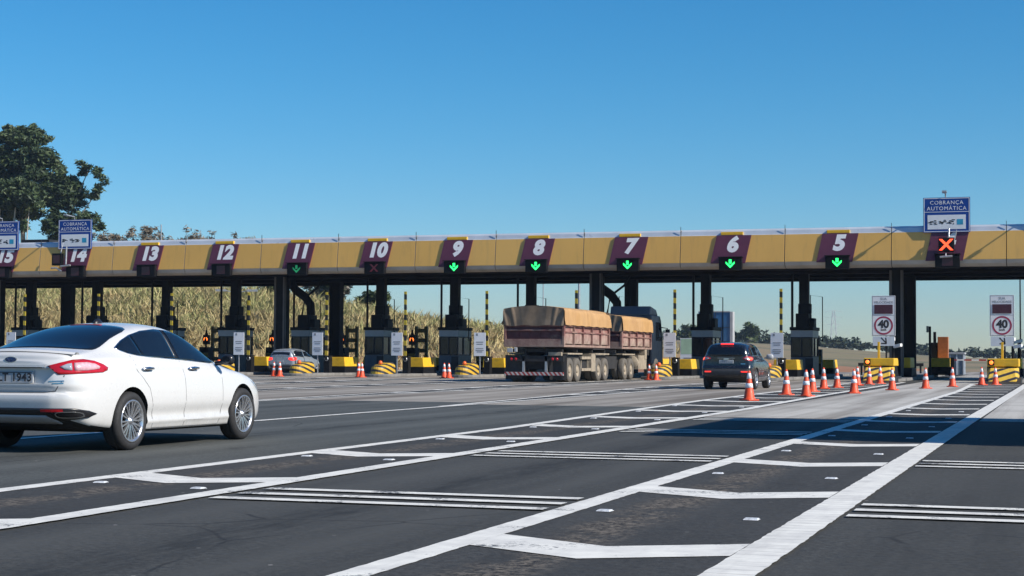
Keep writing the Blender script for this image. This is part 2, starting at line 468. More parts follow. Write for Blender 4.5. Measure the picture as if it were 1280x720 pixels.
# ------------------------------------------------------------------ painted markings
def band(mb, x0, y0, x1, y1, wd, z=.012, mi=0):
    d = Vector((x1 - x0, y1 - y0)); d.normalize(); q = Vector((-d.y, d.x)) * wd / 2
    return mb.add([(x0 + q.x, y0 + q.y, z), (x0 - q.x, y0 - q.y, z), (x1 - q.x, y1 - q.y, z), (x1 + q.x, y1 + q.y, z)], [(0, 3, 2, 1)], mi)
def polyband(mb, pts, wd, z=.012, mi=0):
    """a mitred line of constant width measured across X"""
    v = []; q = []; rj_ = random.Random(len(mb.v) + int(pts[0][0] * 100))
    for (x0, y0), (x1, y1) in zip(pts[:-1], pts[1:]):
        y = y0
        while y < min(y1, 32):
            q.append((x0 + (x1 - x0) * (y - y0) / (y1 - y0), y)); y += .09
        if y0 >= 32: q.append((x0, y0))
        if y1 > 32 > y0: q.append((x0 + (x1 - x0) * (32 - y0) / (y1 - y0), 32))
    q.append(pts[-1]); pts = q
    for x, y in pts:
        j = .005 if y < 32 else 0
        v += [(x - wd/2 + rj_.uniform(-j, j), y, z), (x + wd/2 + rj_.uniform(-j, j), y, z)]
    return mb.add(v, [(2*i, 2*i+1, 2*i+3, 2*i+2) for i in range(len(pts)-1)], mi)
def chevron(mb, xl, xr, ya, z=.0125, th=.66, arm=.55):
    """V pointing at the oncoming traffic; th measured along Y"""
    xc = (xl + xr) / 2; dy = (xr - xl) / 2 * arm
    v = [(xl, ya + dy, z), (xc, ya, z), (xr, ya + dy, z), (xr, ya + dy + th, z), (xc, ya + th, z), (xl, ya + dy + th, z)]
    return mb.add(v, [(0, 1, 4, 5), (1, 2, 3, 4)])

def marking(mb, m): return tag(mb.build('road_marking', m), kind='structure')
# right hatched strip
zs = MB(); sheet(zs, -3.32, -1.55, -10, 79, .008); tag(zs.build('hatched_strip', m_asph_zone), kind='structure')
a = MB(); polyband(a, [(-3.34, -5), (-3.34, 58), (-3.5, 66), (-3.75, 76)], .2); marking(a, m_paint)
a = MB(); polyband(a, [(-1.6, -5), (-1.58, 30), (-1.5, 60), (-1.5, 76)], .27); marking(a, m_paint_rib)
a = MB()
y = .55
while y < 75:
    chevron(a, -3.24 - (.25 if y > 62 else 0), -1.73, y, th=.62); y += 4.06
marking(a, m_paint)
# left hatched strip
zs = MB(); zs.add([(-8.1, -10, .008), (-6.3, -10, .008), (-6.35, 40, .008), (-6.9, 80, .008), (-9.0, 80, .008), (-8.75, 42, .008), (-8.1, 28, .008)], [(0, 1, 2, 3, 4, 5, 6)])
tag(zs.build('hatched_strip', m_asph_zone2), kind='structure')
LZL = [(-8.0, -5), (-8.02, 24), (-8.35, 32), (-8.7, 42), (-8.8, 55), (-8.95, 79)]
LZR = [(-6.3, -5), (-6.36, 18), (-6.38, 35), (-6.7, 50), (-6.95, 79)]
a = MB(); polyband(a, LZL, .2); marking(a, m_paint)
a = MB(); polyband(a, LZR, .22); marking(a, m_paint)
def xat(pts, y): return lerp_keys([(q, p) for p, q in pts], y)
a = MB()
y = 4.4
while y < 77:
    chevron(a, xat(LZL, y) + .08, xat(LZR, y) - .1, y, th=.62); y += 4.06
marking(a, m_paint)
# hatched strips ahead of the islands further left
ISL = [-68.0, -63.2, -58.3, -53.3, -48.5, -43.6, -38.8, -34.1, -29.4, -24.4, -19.1, -13.6]
for i, X in enumerate(ISL[3:]):
    zr = [(X + .95, -5), (X + .9, 40), (X + .85, 79)] if X > -15 else [(X + .95, 8), (X + .85, 79)]
    zl = [(X + .8, 34), (X - .85, 60), (X - .95, 79)]
    g = MB(); g.add([(X + .8, 34, .008), (X + .95, 79, .008), (X - 1.0, 79, .008), (X - .9, 60, .008)], [(0, 1, 2, 3)])
    tag(g.build('hatched_strip', m_asph_zone2), kind='structure')
    a = MB(); polyband(a, zr, .16); marking(a, m_paint)
    a = MB(); polyband(a, zl, .16)
    y = 46
    while y < 77:
        chevron(a, xat(zl, y) + .05, X + .82, y, .0125, .6); y += 4.1
    marking(a, m_paint)
# transverse rumble lines: groups of three
def rumble(x0, x1, y0, m):
    a = MB()
    for k in range(3):
        sheet(a, x0, x1, y0 + k * .46, y0 + k * .46 + .17, .012)
    marking(a, m)
for y0 in (11.35, 17.25, 23.7): rumble(-6.15, -3.5, y0, m_paint_worn)
for y0 in (28.8,): rumble(-6.15, -3.5, y0, m_paint)
for y0 in (11.65, 17.3): rumble(-1.42, 2.2, y0, m_paint_worn)

# raised studs beside the edge lines
st = MB()
st.add([(-.05, -.05, 0), (.05, -.05, 0), (.05, .05, 0), (-.05, .05, 0), (-.042, -.03, .011), (.042, -.03, .011), (.042, .03, .011), (-.042, .03, .011)],
       [(0, 1, 5, 4), (1, 2, 6, 5), (2, 3, 7, 6), (3, 0, 4, 7), (4, 5, 6, 7), (3, 2, 1, 0)])
m_stud = mat('stud_plastic', (.5, .52, .54), .5, scale=60, var=.35)
stud0 = None
for px_, grp, lab in ((-3.06, 'studs left', 'small white road stud along the left edge line of the right hatched strip'),
                      (-1.98, 'studs right', 'small white road stud along the ribbed right edge line of the right hatched strip'),
                      (-7.72, 'studs far', 'small white road stud along the left edge line of the left hatched strip'),
                      (-6.62, 'studs mid', 'small white road stud along the right edge line of the left hatched strip')):
    for k in range(8):
        y = (7.35 if px_ > -4 else 8.3) + 4.06 * k + (.0 if px_ in (-3.06, -7.72) else -.25)
        if stud0 is None:
            stud0 = s_ = st.build('road_stud', m_stud)
        else:
            s_ = stud0.copy(); COL.objects.link(s_)
        xx = px_ if px_ > -4 else ((xat(LZL, y) + .3) if px_ < -7 else (xat(LZR, y) - .3))
        s_.location = (xx, y, .0125); s_.rotation_euler = (0, 0, random.uniform(-.15, .15))
        tag(s_, lab, 'road stud', 'road ' + grp + ' hatched strip')

# ------------------------------------------------------------------ vegetation
def leaf_cloud(mb, rng, centre, radii, n, size, mi_choices, droop=0., elong=1.6):
    cx, cy, cz = centre
    for _ in range(n):
        while True:
            p = Vector((rng.uniform(-1, 1), rng.uniform(-1, 1), rng.uniform(-1, 1)))
            if p.length <= 1: break
        p = p * (.55 + .45 * rng.random())
        q = Vector((cx + p.x * radii[0], cy + p.y * radii[1], cz + p.z * radii[2]))
        a = Vector((rng.gauss(0, 1), rng.gauss(0, 1), rng.gauss(0, .6) - droop)).normalized()
        b = a.cross(Vector((rng.gauss(0, 1), rng.gauss(0, 1), rng.gauss(0, 1)))).normalized()
        s = size * rng.uniform(.6, 1.3)
        a *= s * elong; b *= s * .5
        mb.add([q - a, q + b * .9, q + a, q - b * .9], [(0, 1, 2, 3)], rng.choice(mi_choices))
def leafm(name, c, var=.3):
    m = mat(name, c, .6, var=var, scale=1.2, spec=.25)
    return m
EUC = [leafm('eucalyptus_leaf_dark', (.03, .05, .024)), leafm('eucalyptus_leaf', (.055, .085, .036)), leafm('eucalyptus_leaf_light', (.10, .13, .06))]
m_bark = mat('pale_bark', (.4, .35, .28), .85, var=.3, scale=3, bump=.2)
m_bark2 = mat('grey_bark', (.13, .11, .09), .9, var=.3, scale=3)

def tree(name, label, cat, x, y, zb, limbs, lobes, mats, nleaf, lsize, tr, seed, group, bark, droop=.3):
    """limbs: polylines of offsets; lobes: (dx, dy, dz, rx, ry, rz)"""
    rng = random.Random(seed)
    root = empty(name, (x, y, zb), 0, label, cat, group)
    t = MB()
    for k, l in enumerate(limbs):
        n = len(l)
        t.tube(l, [tr * (1 if k == 0 else .5) * (1 - .75 * i / (n - 1)) for i in range(n)], 7)
    t.build('trunk', bark, root)
    c = MB()
    vol = sum(l[3] * l[4] * l[5] for l in lobes)
    for l in lobes:
        # each lobe is a scatter of leaf clumps with gaps between them
        ncl = max(3, int(l[3] * l[4] * l[5] / vol * (nleaf / 70)))
        for _ in range(ncl):
            while True:
                p = Vector((rng.uniform(-1, 1), rng.uniform(-1, 1), rng.uniform(-1, 1)))
                if .35 < p.length <= 1: break
            cr = rng.uniform(.5, 1.0) * (lsize * 3.6 if lsize > .3 else .95)
            tone = rng.choice(((0, 0, 1), (0, 1, 1), (1, 1, 2), (0, 1, 2)))
            leaf_cloud(c, rng, (l[0] + p.x * l[3], l[1] + p.y * l[4], l[2] + p.z * l[5]), (cr * 1.15, cr * 1.15, cr * .75), 70, lsize, tone, droop)
    c.build('crown', mats, root, recalc=False)
    return root

# tall eucalyptus group on the hill at the left
tree('eucalyptus_tree', 'tall dark green eucalyptus with the rounded highest crown at the left edge', 'tree', -121.5, 176, 6.8,
     [[(0, 0, 0), (.3, 0, 7), (0, 0, 14), (.5, 0, 20)], [(.2, 0, 12), (3.2, 0, 15.5), (5, 0, 17.2)], [(.1, 0, 9), (2.2, -1, 14), (3, -1, 18)], [(0, 0, 10), (-2.5, 0, 15), (-3, 0, 19)]],
     [(0, 0, 19.6, 3.7, 3.5, 3.0), (2.6, -.5, 16.6, 3.2, 3, 3.0), (-3, 0, 16.5, 3.2, 3, 3.2), (.4, -1, 13.2, 3.8, 3, 2.6), (-3.5, -.5, 11.2, 2.6, 2.5, 2.0)],
     EUC, 36000, .22, .42, 11, 'eucalyptus trees on the hill', m_bark)
tree('eucalyptus_tree', 'eucalyptus with open crown reaching right behind the lane 14 blue sign', 'tree', -116.4, 177, 6.8,
     [[(0, 0, 0), (.2, 0, 6), (.8, 0, 11), (1.4, 0, 15)], [(.3, 0, 8), (2.8, 0, 11.5), (4.4, 0, 13.5)], [(.6, 0, 10), (2.5, 0, 14.5), (3.9, 0, 17.3), (5.0, 0, 16.6)], [(.1, 0, 6), (2, 0, 8.5), (3.6, 0, 9.4)]],
     [(-.2, 0, 14.5, 2.3, 2.4, 2.4), (1.6, 0, 13.4, 1.6, 1.8, 2.0), (3.0, 0, 10.9, 1.5, 1.6, 1.1), (4.6, 0, 10.0, .9, 1.1, .7), (.2, -.5, 10, 2.2, 2.2, 2.2), (2.3, 0, 8.2, 1.5, 1.5, 1.0), (4.7, 0, 16.6, .8, .8, .5), (3.4, 0, 17.4, 1.0, .8, .4), (2.4, 0, 16.4, .9, .8, .6), (5.4, 0, 15.6, .6, .7, .5), (5.0, 0, 14.4, .5, .6, .4), (3.9, 0, 13.6, .8, .9, .6), (.6, 0, 7.6, 2.0, 2, 1.2)],
     EUC, 22000, .2, .32, 12, 'eucalyptus trees on the hill', m_bark)
tree('eucalyptus_tree', 'lower eucalyptus with pale bare stems seen between the two left blue signs', 'tree', -118.6, 170, 6.8,
     [[(0, 0, 0), (-.1, 0, 6), (.4, 0, 12.5)], [(-1.6, 0, 0), (-1.9, 0, 6), (-1.7, 0, 12)], [(2, 0, 0), (1.9, 0, 6), (2.3, 0, 12)]],
     [(0, 0, 13.4, 3.4, 2.5, 1.7), (-1.8, 0, 12.9, 2.0, 2, 1.3), (2.3, 0, 12.9, 1.8, 2, 1.2), (.9, .4, 9.6, .7, .8, .5)],
     EUC, 10000, .24, .26, 13, 'eucalyptus trees on the hill', m_bark)

OLIVE = [leafm('olive_shrub_leaf', (.075, .075, .028)), leafm('brown_shrub_leaf', (.115, .095, .04)), leafm('green_shrub_leaf', (.055, .075, .025))]
DARKSH = [leafm('dark_shrub_leaf', (.03, .045, .018)), leafm('mid_shrub_leaf', (.055, .08, .025)), leafm('light_shrub_leaf', (.095, .115, .04))]
BARE = [leafm('grey_twig', (.21, .185, .15)), leafm('brown_twig', (.25, .20, .135)), leafm('dark_twig', (.14, .125, .1))]
def shrub(name, label, x, y, zb, wdt, h, mats, n, ls, seed, group):
    rng = random.Random(seed)
    lob = []
    for k in range(5):
        lob.append((rng.uniform(-.6, .6) * wdt, rng.uniform(-.5, .5), h * rng.uniform(.4, .85), wdt * rng.uniform(.28, .5), 1.0, h * rng.uniform(.16, .3)))
    limbs = [[(0, 0, 0), (rng.uniform(-.3, .3), 0, h * .4), (rng.uniform(-.8, .8) * wdt * .5, 0, h * .85)] for _ in range(5)]
    return tree(name, label, 'shrub', x, y, zb, limbs, lob, mats, n, ls, .09, seed, group, m_bark2, 0)
shrub('shrub', 'olive brown shrub below the eucalyptus between the two left blue signs', -110.8, 162, 6.8, 3.4, 7.3, OLIVE, 2600, .3, 21, 'shrubs on the hill')
shrub('shrub', 'dark green shrub on the hill seen under the canopy at the far left', -101.6, 151, 5.2, 3.4, 4.0, DARKSH, 3000, .26, 22, 'shrubs on the hill')
shrub('shrub', 'green shrub on the hill left of the column under the number 14 sign', -97.5, 153, 6.2, 3.0, 3.0, DARKSH, 2400, .26, 23, 'shrubs on the hill')
shrub('shrub', 'dark shrub on the hill crest beside the white lamp post', -76.0, 153, 6.6, 1.9, 2.6, BARE[2:] + DARKSH[:2], 1500, .22, 24, 'shrubs on the hill')
shrub('shrub', 'grey green shrub on the hill crest left of the column under sign 10', -70.2, 156, 5.4, 2.6, 4.2, BARE[:1] + DARKSH[:1] + BARE[2:], 3400, .26, 25, 'shrubs on the hill')
shrub('shrub', 'grey twiggy shrub on the hill crest framed by the bent booth duct', -73.6, 158, 6.0, 2.2, 3.8, BARE[:1] + DARKSH[:1] + BARE[1:2], 3000, .26, 26, 'shrubs on the hill')
shrub('shrub', 'low green shrub just right of the column under sign 10', -66.8, 157, 4.9, 1.8, 2.4, DARKSH, 1500, .24, 27, 'shrubs on the hill')
for i, (x, wdt, top, lab) in enumerate(((-101.2, 1.7, 15.2, 'bare grey tree just right of the lane 14 blue sign'),
        (-97.6, 1.9, 15.0, 'bare twiggy tree above the canopy left of the number 13 sign'), (-95.6, 2.2, 15.7, 'tallest bare twiggy tree above the number 13 sign'),
        (-92.3, 2.0, 15.2, 'bare twiggy tree just right of the number 13 sign'), (-89.6, 1.7, 14.5, 'low bare tree halfway between signs 13 and 12'),
        (-86.0, 2.1, 14.6, 'wide bare tree left of the number 12 sign above the canopy'), (-82.4, 1.6, 14.2, 'small bare tree right of the number 12 sign above the canopy'))):
    rng = random.Random(40 + i)
    zb = 6.9
    h = top - zb
    root = empty('bare_tree', (x, 161, zb), 0, lab, 'tree', 'bare trees behind the canopy')
    tm = MB()
    tm.tube([(0, 0, 0), (.1, 0, h * .4)], [.2, .14], 6)
    tips = []
    for k in range(9):
        a = rng.uniform(0, 2*PI); rr = rng.uniform(.3, 1) * wdt
        e = (math.cos(a) * rr, math.sin(a) * rr, h * rng.uniform(.7, .97))
        tm.tube([(.1, 0, h * rng.uniform(.25, .42)), (e[0]*.5, e[1]*.5, h * .62), e], [.09, .05, .02], 4)
        tips.append(e)
    tm.build('trunk', m_bark2, root)
    cm = MB()
    for e in tips:
        for q in range(4):
            leaf_cloud(cm, rng, (e[0] + rng.gauss(0, .45), e[1] + rng.gauss(0, .4), e[2] - rng.uniform(-.2, 1.2)), (.55, .5, .45), 26, .14, (0, 1, 2), 0, 2.0)
    cm.build('crown', BARE, root, recalc=False)

# tall dry grass on the cutting: one mass
def grass():
    rng = random.Random(5)
    g = MB()
    cols = [mat('grass_straw', (.41, .345, .165), .85, scale=.35, var=.16), mat('grass_tan', (.385, .295, .14), .85, scale=.35, var=.16),
            mat('grass_green', (.32, .315, .125), .85, scale=.35, var=.16), mat('grass_dark', (.30, .245, .11), .85, scale=.35, var=.16)]
    def put(x, y, h, wd, mi):
        z = hill_z(x, y) - .05
        a = rng.uniform(0, PI)
        dx, dy = math.cos(a) * wd, math.sin(a) * wd
        lx, ly = rng.gauss(0, .55) * h, rng.gauss(0, .4) * h
        g.add([(x - dx, y - dy, z), (x + dx, y + dy, z), (x + lx * .5 + dx * .5, y + ly * .5 + dy * .5, z + h * .62), (x + lx, y + ly, z + h), (x + lx * .5 - dx * .5, y + ly * .5 - dy * .5, z + h * .62)], [(0, 1, 2, 3, 4)], mi)
    n = 0
    while n < 100000:
        x = rng.uniform(-118, -34); y = 120 + 36 * rng.random() ** 1.15
        if x > -62 and y > 130 and rng.random() < .2: y += 14
        if -x * .79 < (y - 130) * .2: continue
        zz = hill_z(x, y)
        if zz < 2.1 + .5 * math.sin(x * .9) and rng.random() < .9: continue
        f = zz / 7 + .95 * mnoise.fractal((x * .16, y * .16, 3.1), 1., 2., 4)
        gap = mnoise.noise((x * .5, y * .5, 9.))
        if gap < -.33 and rng.random() < .75: continue
        u = rng.random()
        mi = (2 if u < .55 else 0) if f > .72 else ((0 if u < .5 else (1 if u < .85 else 2)) if f > .35 else (1 if u < .6 else 0))
        if rng.random() < .05: mi = 3  # a few darker blades scattered at random
        put(x, y, rng.uniform(.3, .8) * (1 + .7 * gap) + (.6 if rng.random() < .06 else 0), rng.uniform(.04, .11), mi); n += 1
    return tag(g.build('dry_grass', cols, recalc=False), 'tall straw and green grass covering the cut slope behind the toll canopy', 'grass', kind='stuff')
grass()

# far wood along the horizon: one mass
def far_wood():
    rng = random.Random(9)
    c = MB()
    for i in range(330):
        x = rng.uniform(-260, 60); y = rng.uniform(430, 560) + max(0, x + 60) * 1.1
        if -205 < x < -90 and rng.random() < .4: continue
        h = rng.uniform(2.4, 4.6) * (1.25 if x < -60 else .85)
        zb = far_z(x, y)
        for q in range(3):
            leaf_cloud(c, rng, (x + rng.gauss(0, 1.6), y, zb + h * rng.uniform(.35, .75)), (2.2, 2, h * .33), 26, .75, (0, 0, 1), 0, 1.1)
    return tag(c.build('far_wood', [leafm('far_leaf_dark', (.03, .045, .028)), leafm('far_leaf', (.055, .07, .04))], recalc=False),
               'dark belt of distant trees along the horizon beyond the fields', 'wood', kind='stuff')
far_wood()
for i, (x, y, wdt, h, lab) in enumerate(((-84, 395, 4.5, 5.2, 'distant tree right of the blue glass building'), (-78, 398, 4, 4.2, 'low distant tree left of the info sign at lane 5'),
        (-73, 402, 3.5, 4.6, 'distant rounded tree behind the lane 5 info sign'), (-101, 330, 3.4, 4.2, 'distant tree behind the truck and the billboard'))):
    shrub('distant_tree', lab, x, y, far_z(x, y) - .2, wdt, h, DARKSH, 900, .5, 60 + i, 'distant trees beyond the fields')

# ------------------------------------------------------------------ haze: one closed box of thin air round the whole scene
HAZE = .00017
hz = MB(); hz.box(-920, 420, -140, 1120, -1.5, 34)
m_haze = bpy.data.materials.new('thin_air'); m_haze.use_nodes = True
_t = m_haze.node_tree; _t.nodes.remove(_t.nodes['Principled BSDF'])
_v = _t.nodes.new('ShaderNodeVolumePrincipled'); _v.inputs['Color'].default_value = (.62, .78, 1, 1); _v.inputs['Density'].default_value = HAZE; _v.inputs['Anisotropy'].default_value = .2
_t.links.new(_v.outputs[0], [n for n in _t.nodes if n.type == 'OUTPUT_MATERIAL'][0].inputs['Volume'])
if HAZE > 0:
    tag(hz.build('haze', m_haze), kind='stuff')
# ------------------------------------------------------------------ toll canopy
Y0 = 86.3
SIGNX = {16: -65.8, 15: -60.8, 14: -55.75, 13: -50.9, 12: -46.0, 11: -41.2, 10: -36.45, 9: -31.7, 8: -27.0, 7: -21.9, 6: -16.4, 5: -10.9, 4: -5.45, 3: .2}
SEAM = [-90.0, -84.5, -79.0, -73.5, -68.2, -63.2, -58.3, -53.3, -48.5, -43.6, -38.8, -34.1, -29.4, -24.4, -19.1, -13.6, -8.2, -2.6, 3.0, 8.6, 14.2]
ZB, ZY0, ZY1, ZT = 5.75, 6.1, 7.5, 7.85
TILT = .12
def fas_y(z): return Y0 + (z - ZY0) * TILT
canopy = empty('toll_canopy', (-35, 94, 0), 0, 'long toll plaza canopy with mustard yellow fascia and dark columns', 'toll canopy')
ox, oy = -35, 94
m_must = mat('mustard_fascia', (.65, .375, .09), .5, var=.07, scale=.35, dirt=((.5, .31, .08), .66))
def weather(m):
    n = NT(m); b = n.bsdf.inputs['Base Color']; src = b.links[0].from_socket
    st_ = n.ramp(n.noise(1., 6, .7, n.scaled(3.2, 3, .28)), .52, .75, 0, .38)
    c = n.mix(st_, src, (.30, .19, .07))
    c = n.mix(n.ramp(n.noise(1., 2, .5, n.scaled(.16, 1, .01)), .4, .6, 0, .3), c, (.70, .43, .13))
    n.l.new(c, b)
weather(m_must)
m_ftop = mat('fascia_top_trim', (.56, .6, .64), .35, .3, var=.1, scale=1)
m_fbot = mat('fascia_bottom_trim', (.46, .42, .38), .5, var=.15, scale=1.5)
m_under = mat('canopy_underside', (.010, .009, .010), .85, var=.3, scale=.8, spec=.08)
m_col = mat('column_paint', (.013, .013, .014), .7, var=.25, scale=1.2, spec=.12)
m_col2 = mat('column_lit_face', (.10, .088, .08), .6, var=.2, scale=1.2)  # paler copy of the column paint; puts light into the front strips
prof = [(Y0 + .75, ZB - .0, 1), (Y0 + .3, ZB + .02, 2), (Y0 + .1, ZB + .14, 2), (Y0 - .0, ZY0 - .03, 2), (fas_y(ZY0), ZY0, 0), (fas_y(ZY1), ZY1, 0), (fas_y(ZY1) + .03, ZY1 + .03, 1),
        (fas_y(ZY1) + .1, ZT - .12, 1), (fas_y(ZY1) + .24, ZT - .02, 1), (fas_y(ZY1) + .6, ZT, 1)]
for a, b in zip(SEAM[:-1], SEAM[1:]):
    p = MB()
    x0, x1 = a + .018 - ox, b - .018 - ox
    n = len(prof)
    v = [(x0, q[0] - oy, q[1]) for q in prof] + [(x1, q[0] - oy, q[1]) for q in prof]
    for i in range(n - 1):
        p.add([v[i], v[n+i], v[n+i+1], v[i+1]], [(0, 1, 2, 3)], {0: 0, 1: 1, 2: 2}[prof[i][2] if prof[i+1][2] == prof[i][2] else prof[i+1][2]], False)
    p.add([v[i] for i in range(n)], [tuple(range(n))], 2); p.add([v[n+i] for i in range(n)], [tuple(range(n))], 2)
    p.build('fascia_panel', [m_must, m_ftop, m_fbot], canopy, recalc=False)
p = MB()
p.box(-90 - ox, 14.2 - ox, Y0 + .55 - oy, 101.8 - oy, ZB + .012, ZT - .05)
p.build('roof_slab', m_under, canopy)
p = MB()
for yy in (Y0 + 3, Y0 + 7.5, Y0 + 12):
    p.box(-90 - ox, 14.2 - ox, yy - .15 - oy, yy + .15 - oy, ZB - .16, ZB + .008)
p.build('ceiling_beam', m_under, canopy)
for x in SEAM[4:19]:
    p = MB(); p.box(x - .012 - ox, x + .012 - ox, Y0 + .17 - oy, Y0 + .2 - oy, ZY1 + .1, ZT + .14)
    p.build('seam_rod', m_dark2, canopy)
for X in (-82.0, -63.2, -43.6, -24.4, -8.2, 8.6):
    for yc, mm in ((89.2, m_col2), (97.0, m_col)):
        p = MB(); X_ = X - ox
        p.box(X_ - .33, X_ + .33, yc - .33 - oy, yc + .33 - oy, .15, ZB - .02)
        p.box(X_ - .36, X_ - .2, yc - .37 - oy, yc - .2 - oy, .15, ZB - .03, 1)
        p.box(X_ + .2, X_ + .36, yc - .37 - oy, yc - .2 - oy, .15, ZB - .03, 1)
        c = p.build('column', [m_col, mm], canopy, bevel=.02)
p = MB()
p.tube([(-52.3 - ox, 90.2 - oy, ZT - .05), (-52.3 - ox, 90.2 - oy, ZT + 1.2)], .04, 6)
p.build('mast', m_galv, canopy)
for x in (-61.6, -60.6):
    p = MB(); p.box(x - .5 - ox, x + .5 - ox, 90 - oy, 91.2 - oy, ZT - .06, ZT + .42)
    p.build('roof_equipment', m_dark2, canopy)

# lane number signs and lane signals on the fascia
def fas_pt(cx, off):
    return lambda u, v, d: (cx + u, fas_y(v) - off - d, v)
def arrow_shape(mb, fn, s, mi):
    mb.add([fn(-.16*s, .5*s, .02), (fn(.16*s, .5*s, .02)), fn(.16*s, 0, .02), fn(-.16*s, 0, .02)], [(0, 1, 2, 3)], mi)
    for k in (-1, 1):
        mb.add([fn(0, -.55*s, .022), fn(k*.55*s, 0 * s, .022), fn(k*.55*s, .26*s, .022), fn(0, -.24*s, .022)], [(0, 1, 2, 3)], mi)
def cross_shape(mb, fn, s, mi):
    for k in (-1, 1):
        mb.add([fn(-.5*s - .13*s, -.5*s*k, .02 + .002*k), fn(-.5*s + .16*s, -.5*s*k, .02 + .002*k), fn(.5*s + .13*s, .5*s*k, .02 + .002*k), fn(.5*s - .16*s, .5*s*k, .02 + .002*k)], [(0, 1, 2, 3)], mi)
m_num = mat('white_numeral', (.8, .8, .8), .5, var=.04)
STATE = {11: 'dim arrow', 10: 'dim cross', 9: 'arrow', 8: 'arrow', 7: 'arrow', 6: 'arrow', 5: 'arrow'}
for n, X in SIGNX.items():
    wd = 1.66 if n > 7 else 1.82
    root = empty('lane_number_sign', (X, Y0, 6.0), 0, f'maroon slanted lane sign with white italic number {n} on the yellow fascia', 'lane sign', 'lane number signs along the canopy')
    zz0, zz1 = 6.02, 7.5
    def Q(x, z, off): return (x, fas_y(z) - off - Y0, z - 6.0)
    p = MB()
    sl = .15
    pts = [(-wd/2 - sl, zz0), (wd/2 - sl, zz0), (wd/2 + sl, zz1), (-wd/2 + sl, zz1)]
    p.add([Q(x, z, .07) for x, z in pts] + [Q(x, z, -.01) for x, z in pts], [(0, 1, 2, 3), (0, 4, 5, 1), (1, 5, 6, 2), (2, 6, 7, 3), (3, 7, 4, 0)])
    p.build('sign_panel', m_maroon, root)
    p = MB()
    text_into(p, str(n), 1.06, lambda u, v, d: Q(u * 1.06 + .05, 6.98 + v * 1.0, .07 + d), 0, .2, .062, space=1.0)
    p.build('numeral', m_num, root, recalc=False)
    p = MB(); p.box(-.55, .62, .12, .3, 1.515, 1.68)
    p.build('top_cap', m_yel, root, bevel=.02)
    st = STATE.get(n, 'off')
    desc = {'arrow': 'lit bright green arrow', 'dim arrow': 'dim green arrow', 'dim cross': 'faint red cross', 'off': 'unlit face'}[st]
    s = empty('lane_signal', (X + (.02 if n != 14 else .1), Y0 - .26, 6.0), 0, f'black lane signal box with {desc} under the number {n}', 'lane signal', 'lane signals under the number signs')
    hw = .6
    p = MB(); p.box(-hw, hw, 0, .3, -.33, .32)
    p.box(-hw - .04, hw + .04, -.12, .3, .323, .36)
    p.build('housing', m_black, s, bevel=.015)
    f = MB(); fn = lambda u, v, d: (u, -.004 - d, v)
    if st == 'off':
        f.box(-.26, .26, -.012, -.002, -.24, .24); f.build('led_face', m_led, s)
    elif st == 'arrow': arrow_shape(f, fn, .42, 0); f.build('green_arrow', m_green, s, recalc=False)
    elif st == 'dim arrow': arrow_shape(f, fn, .42, 0); f.build('green_arrow', m_greendim, s, recalc=False)
    else: cross_shape(f, fn, .42, 0); f.build('red_cross', m_reddim, s, recalc=False)

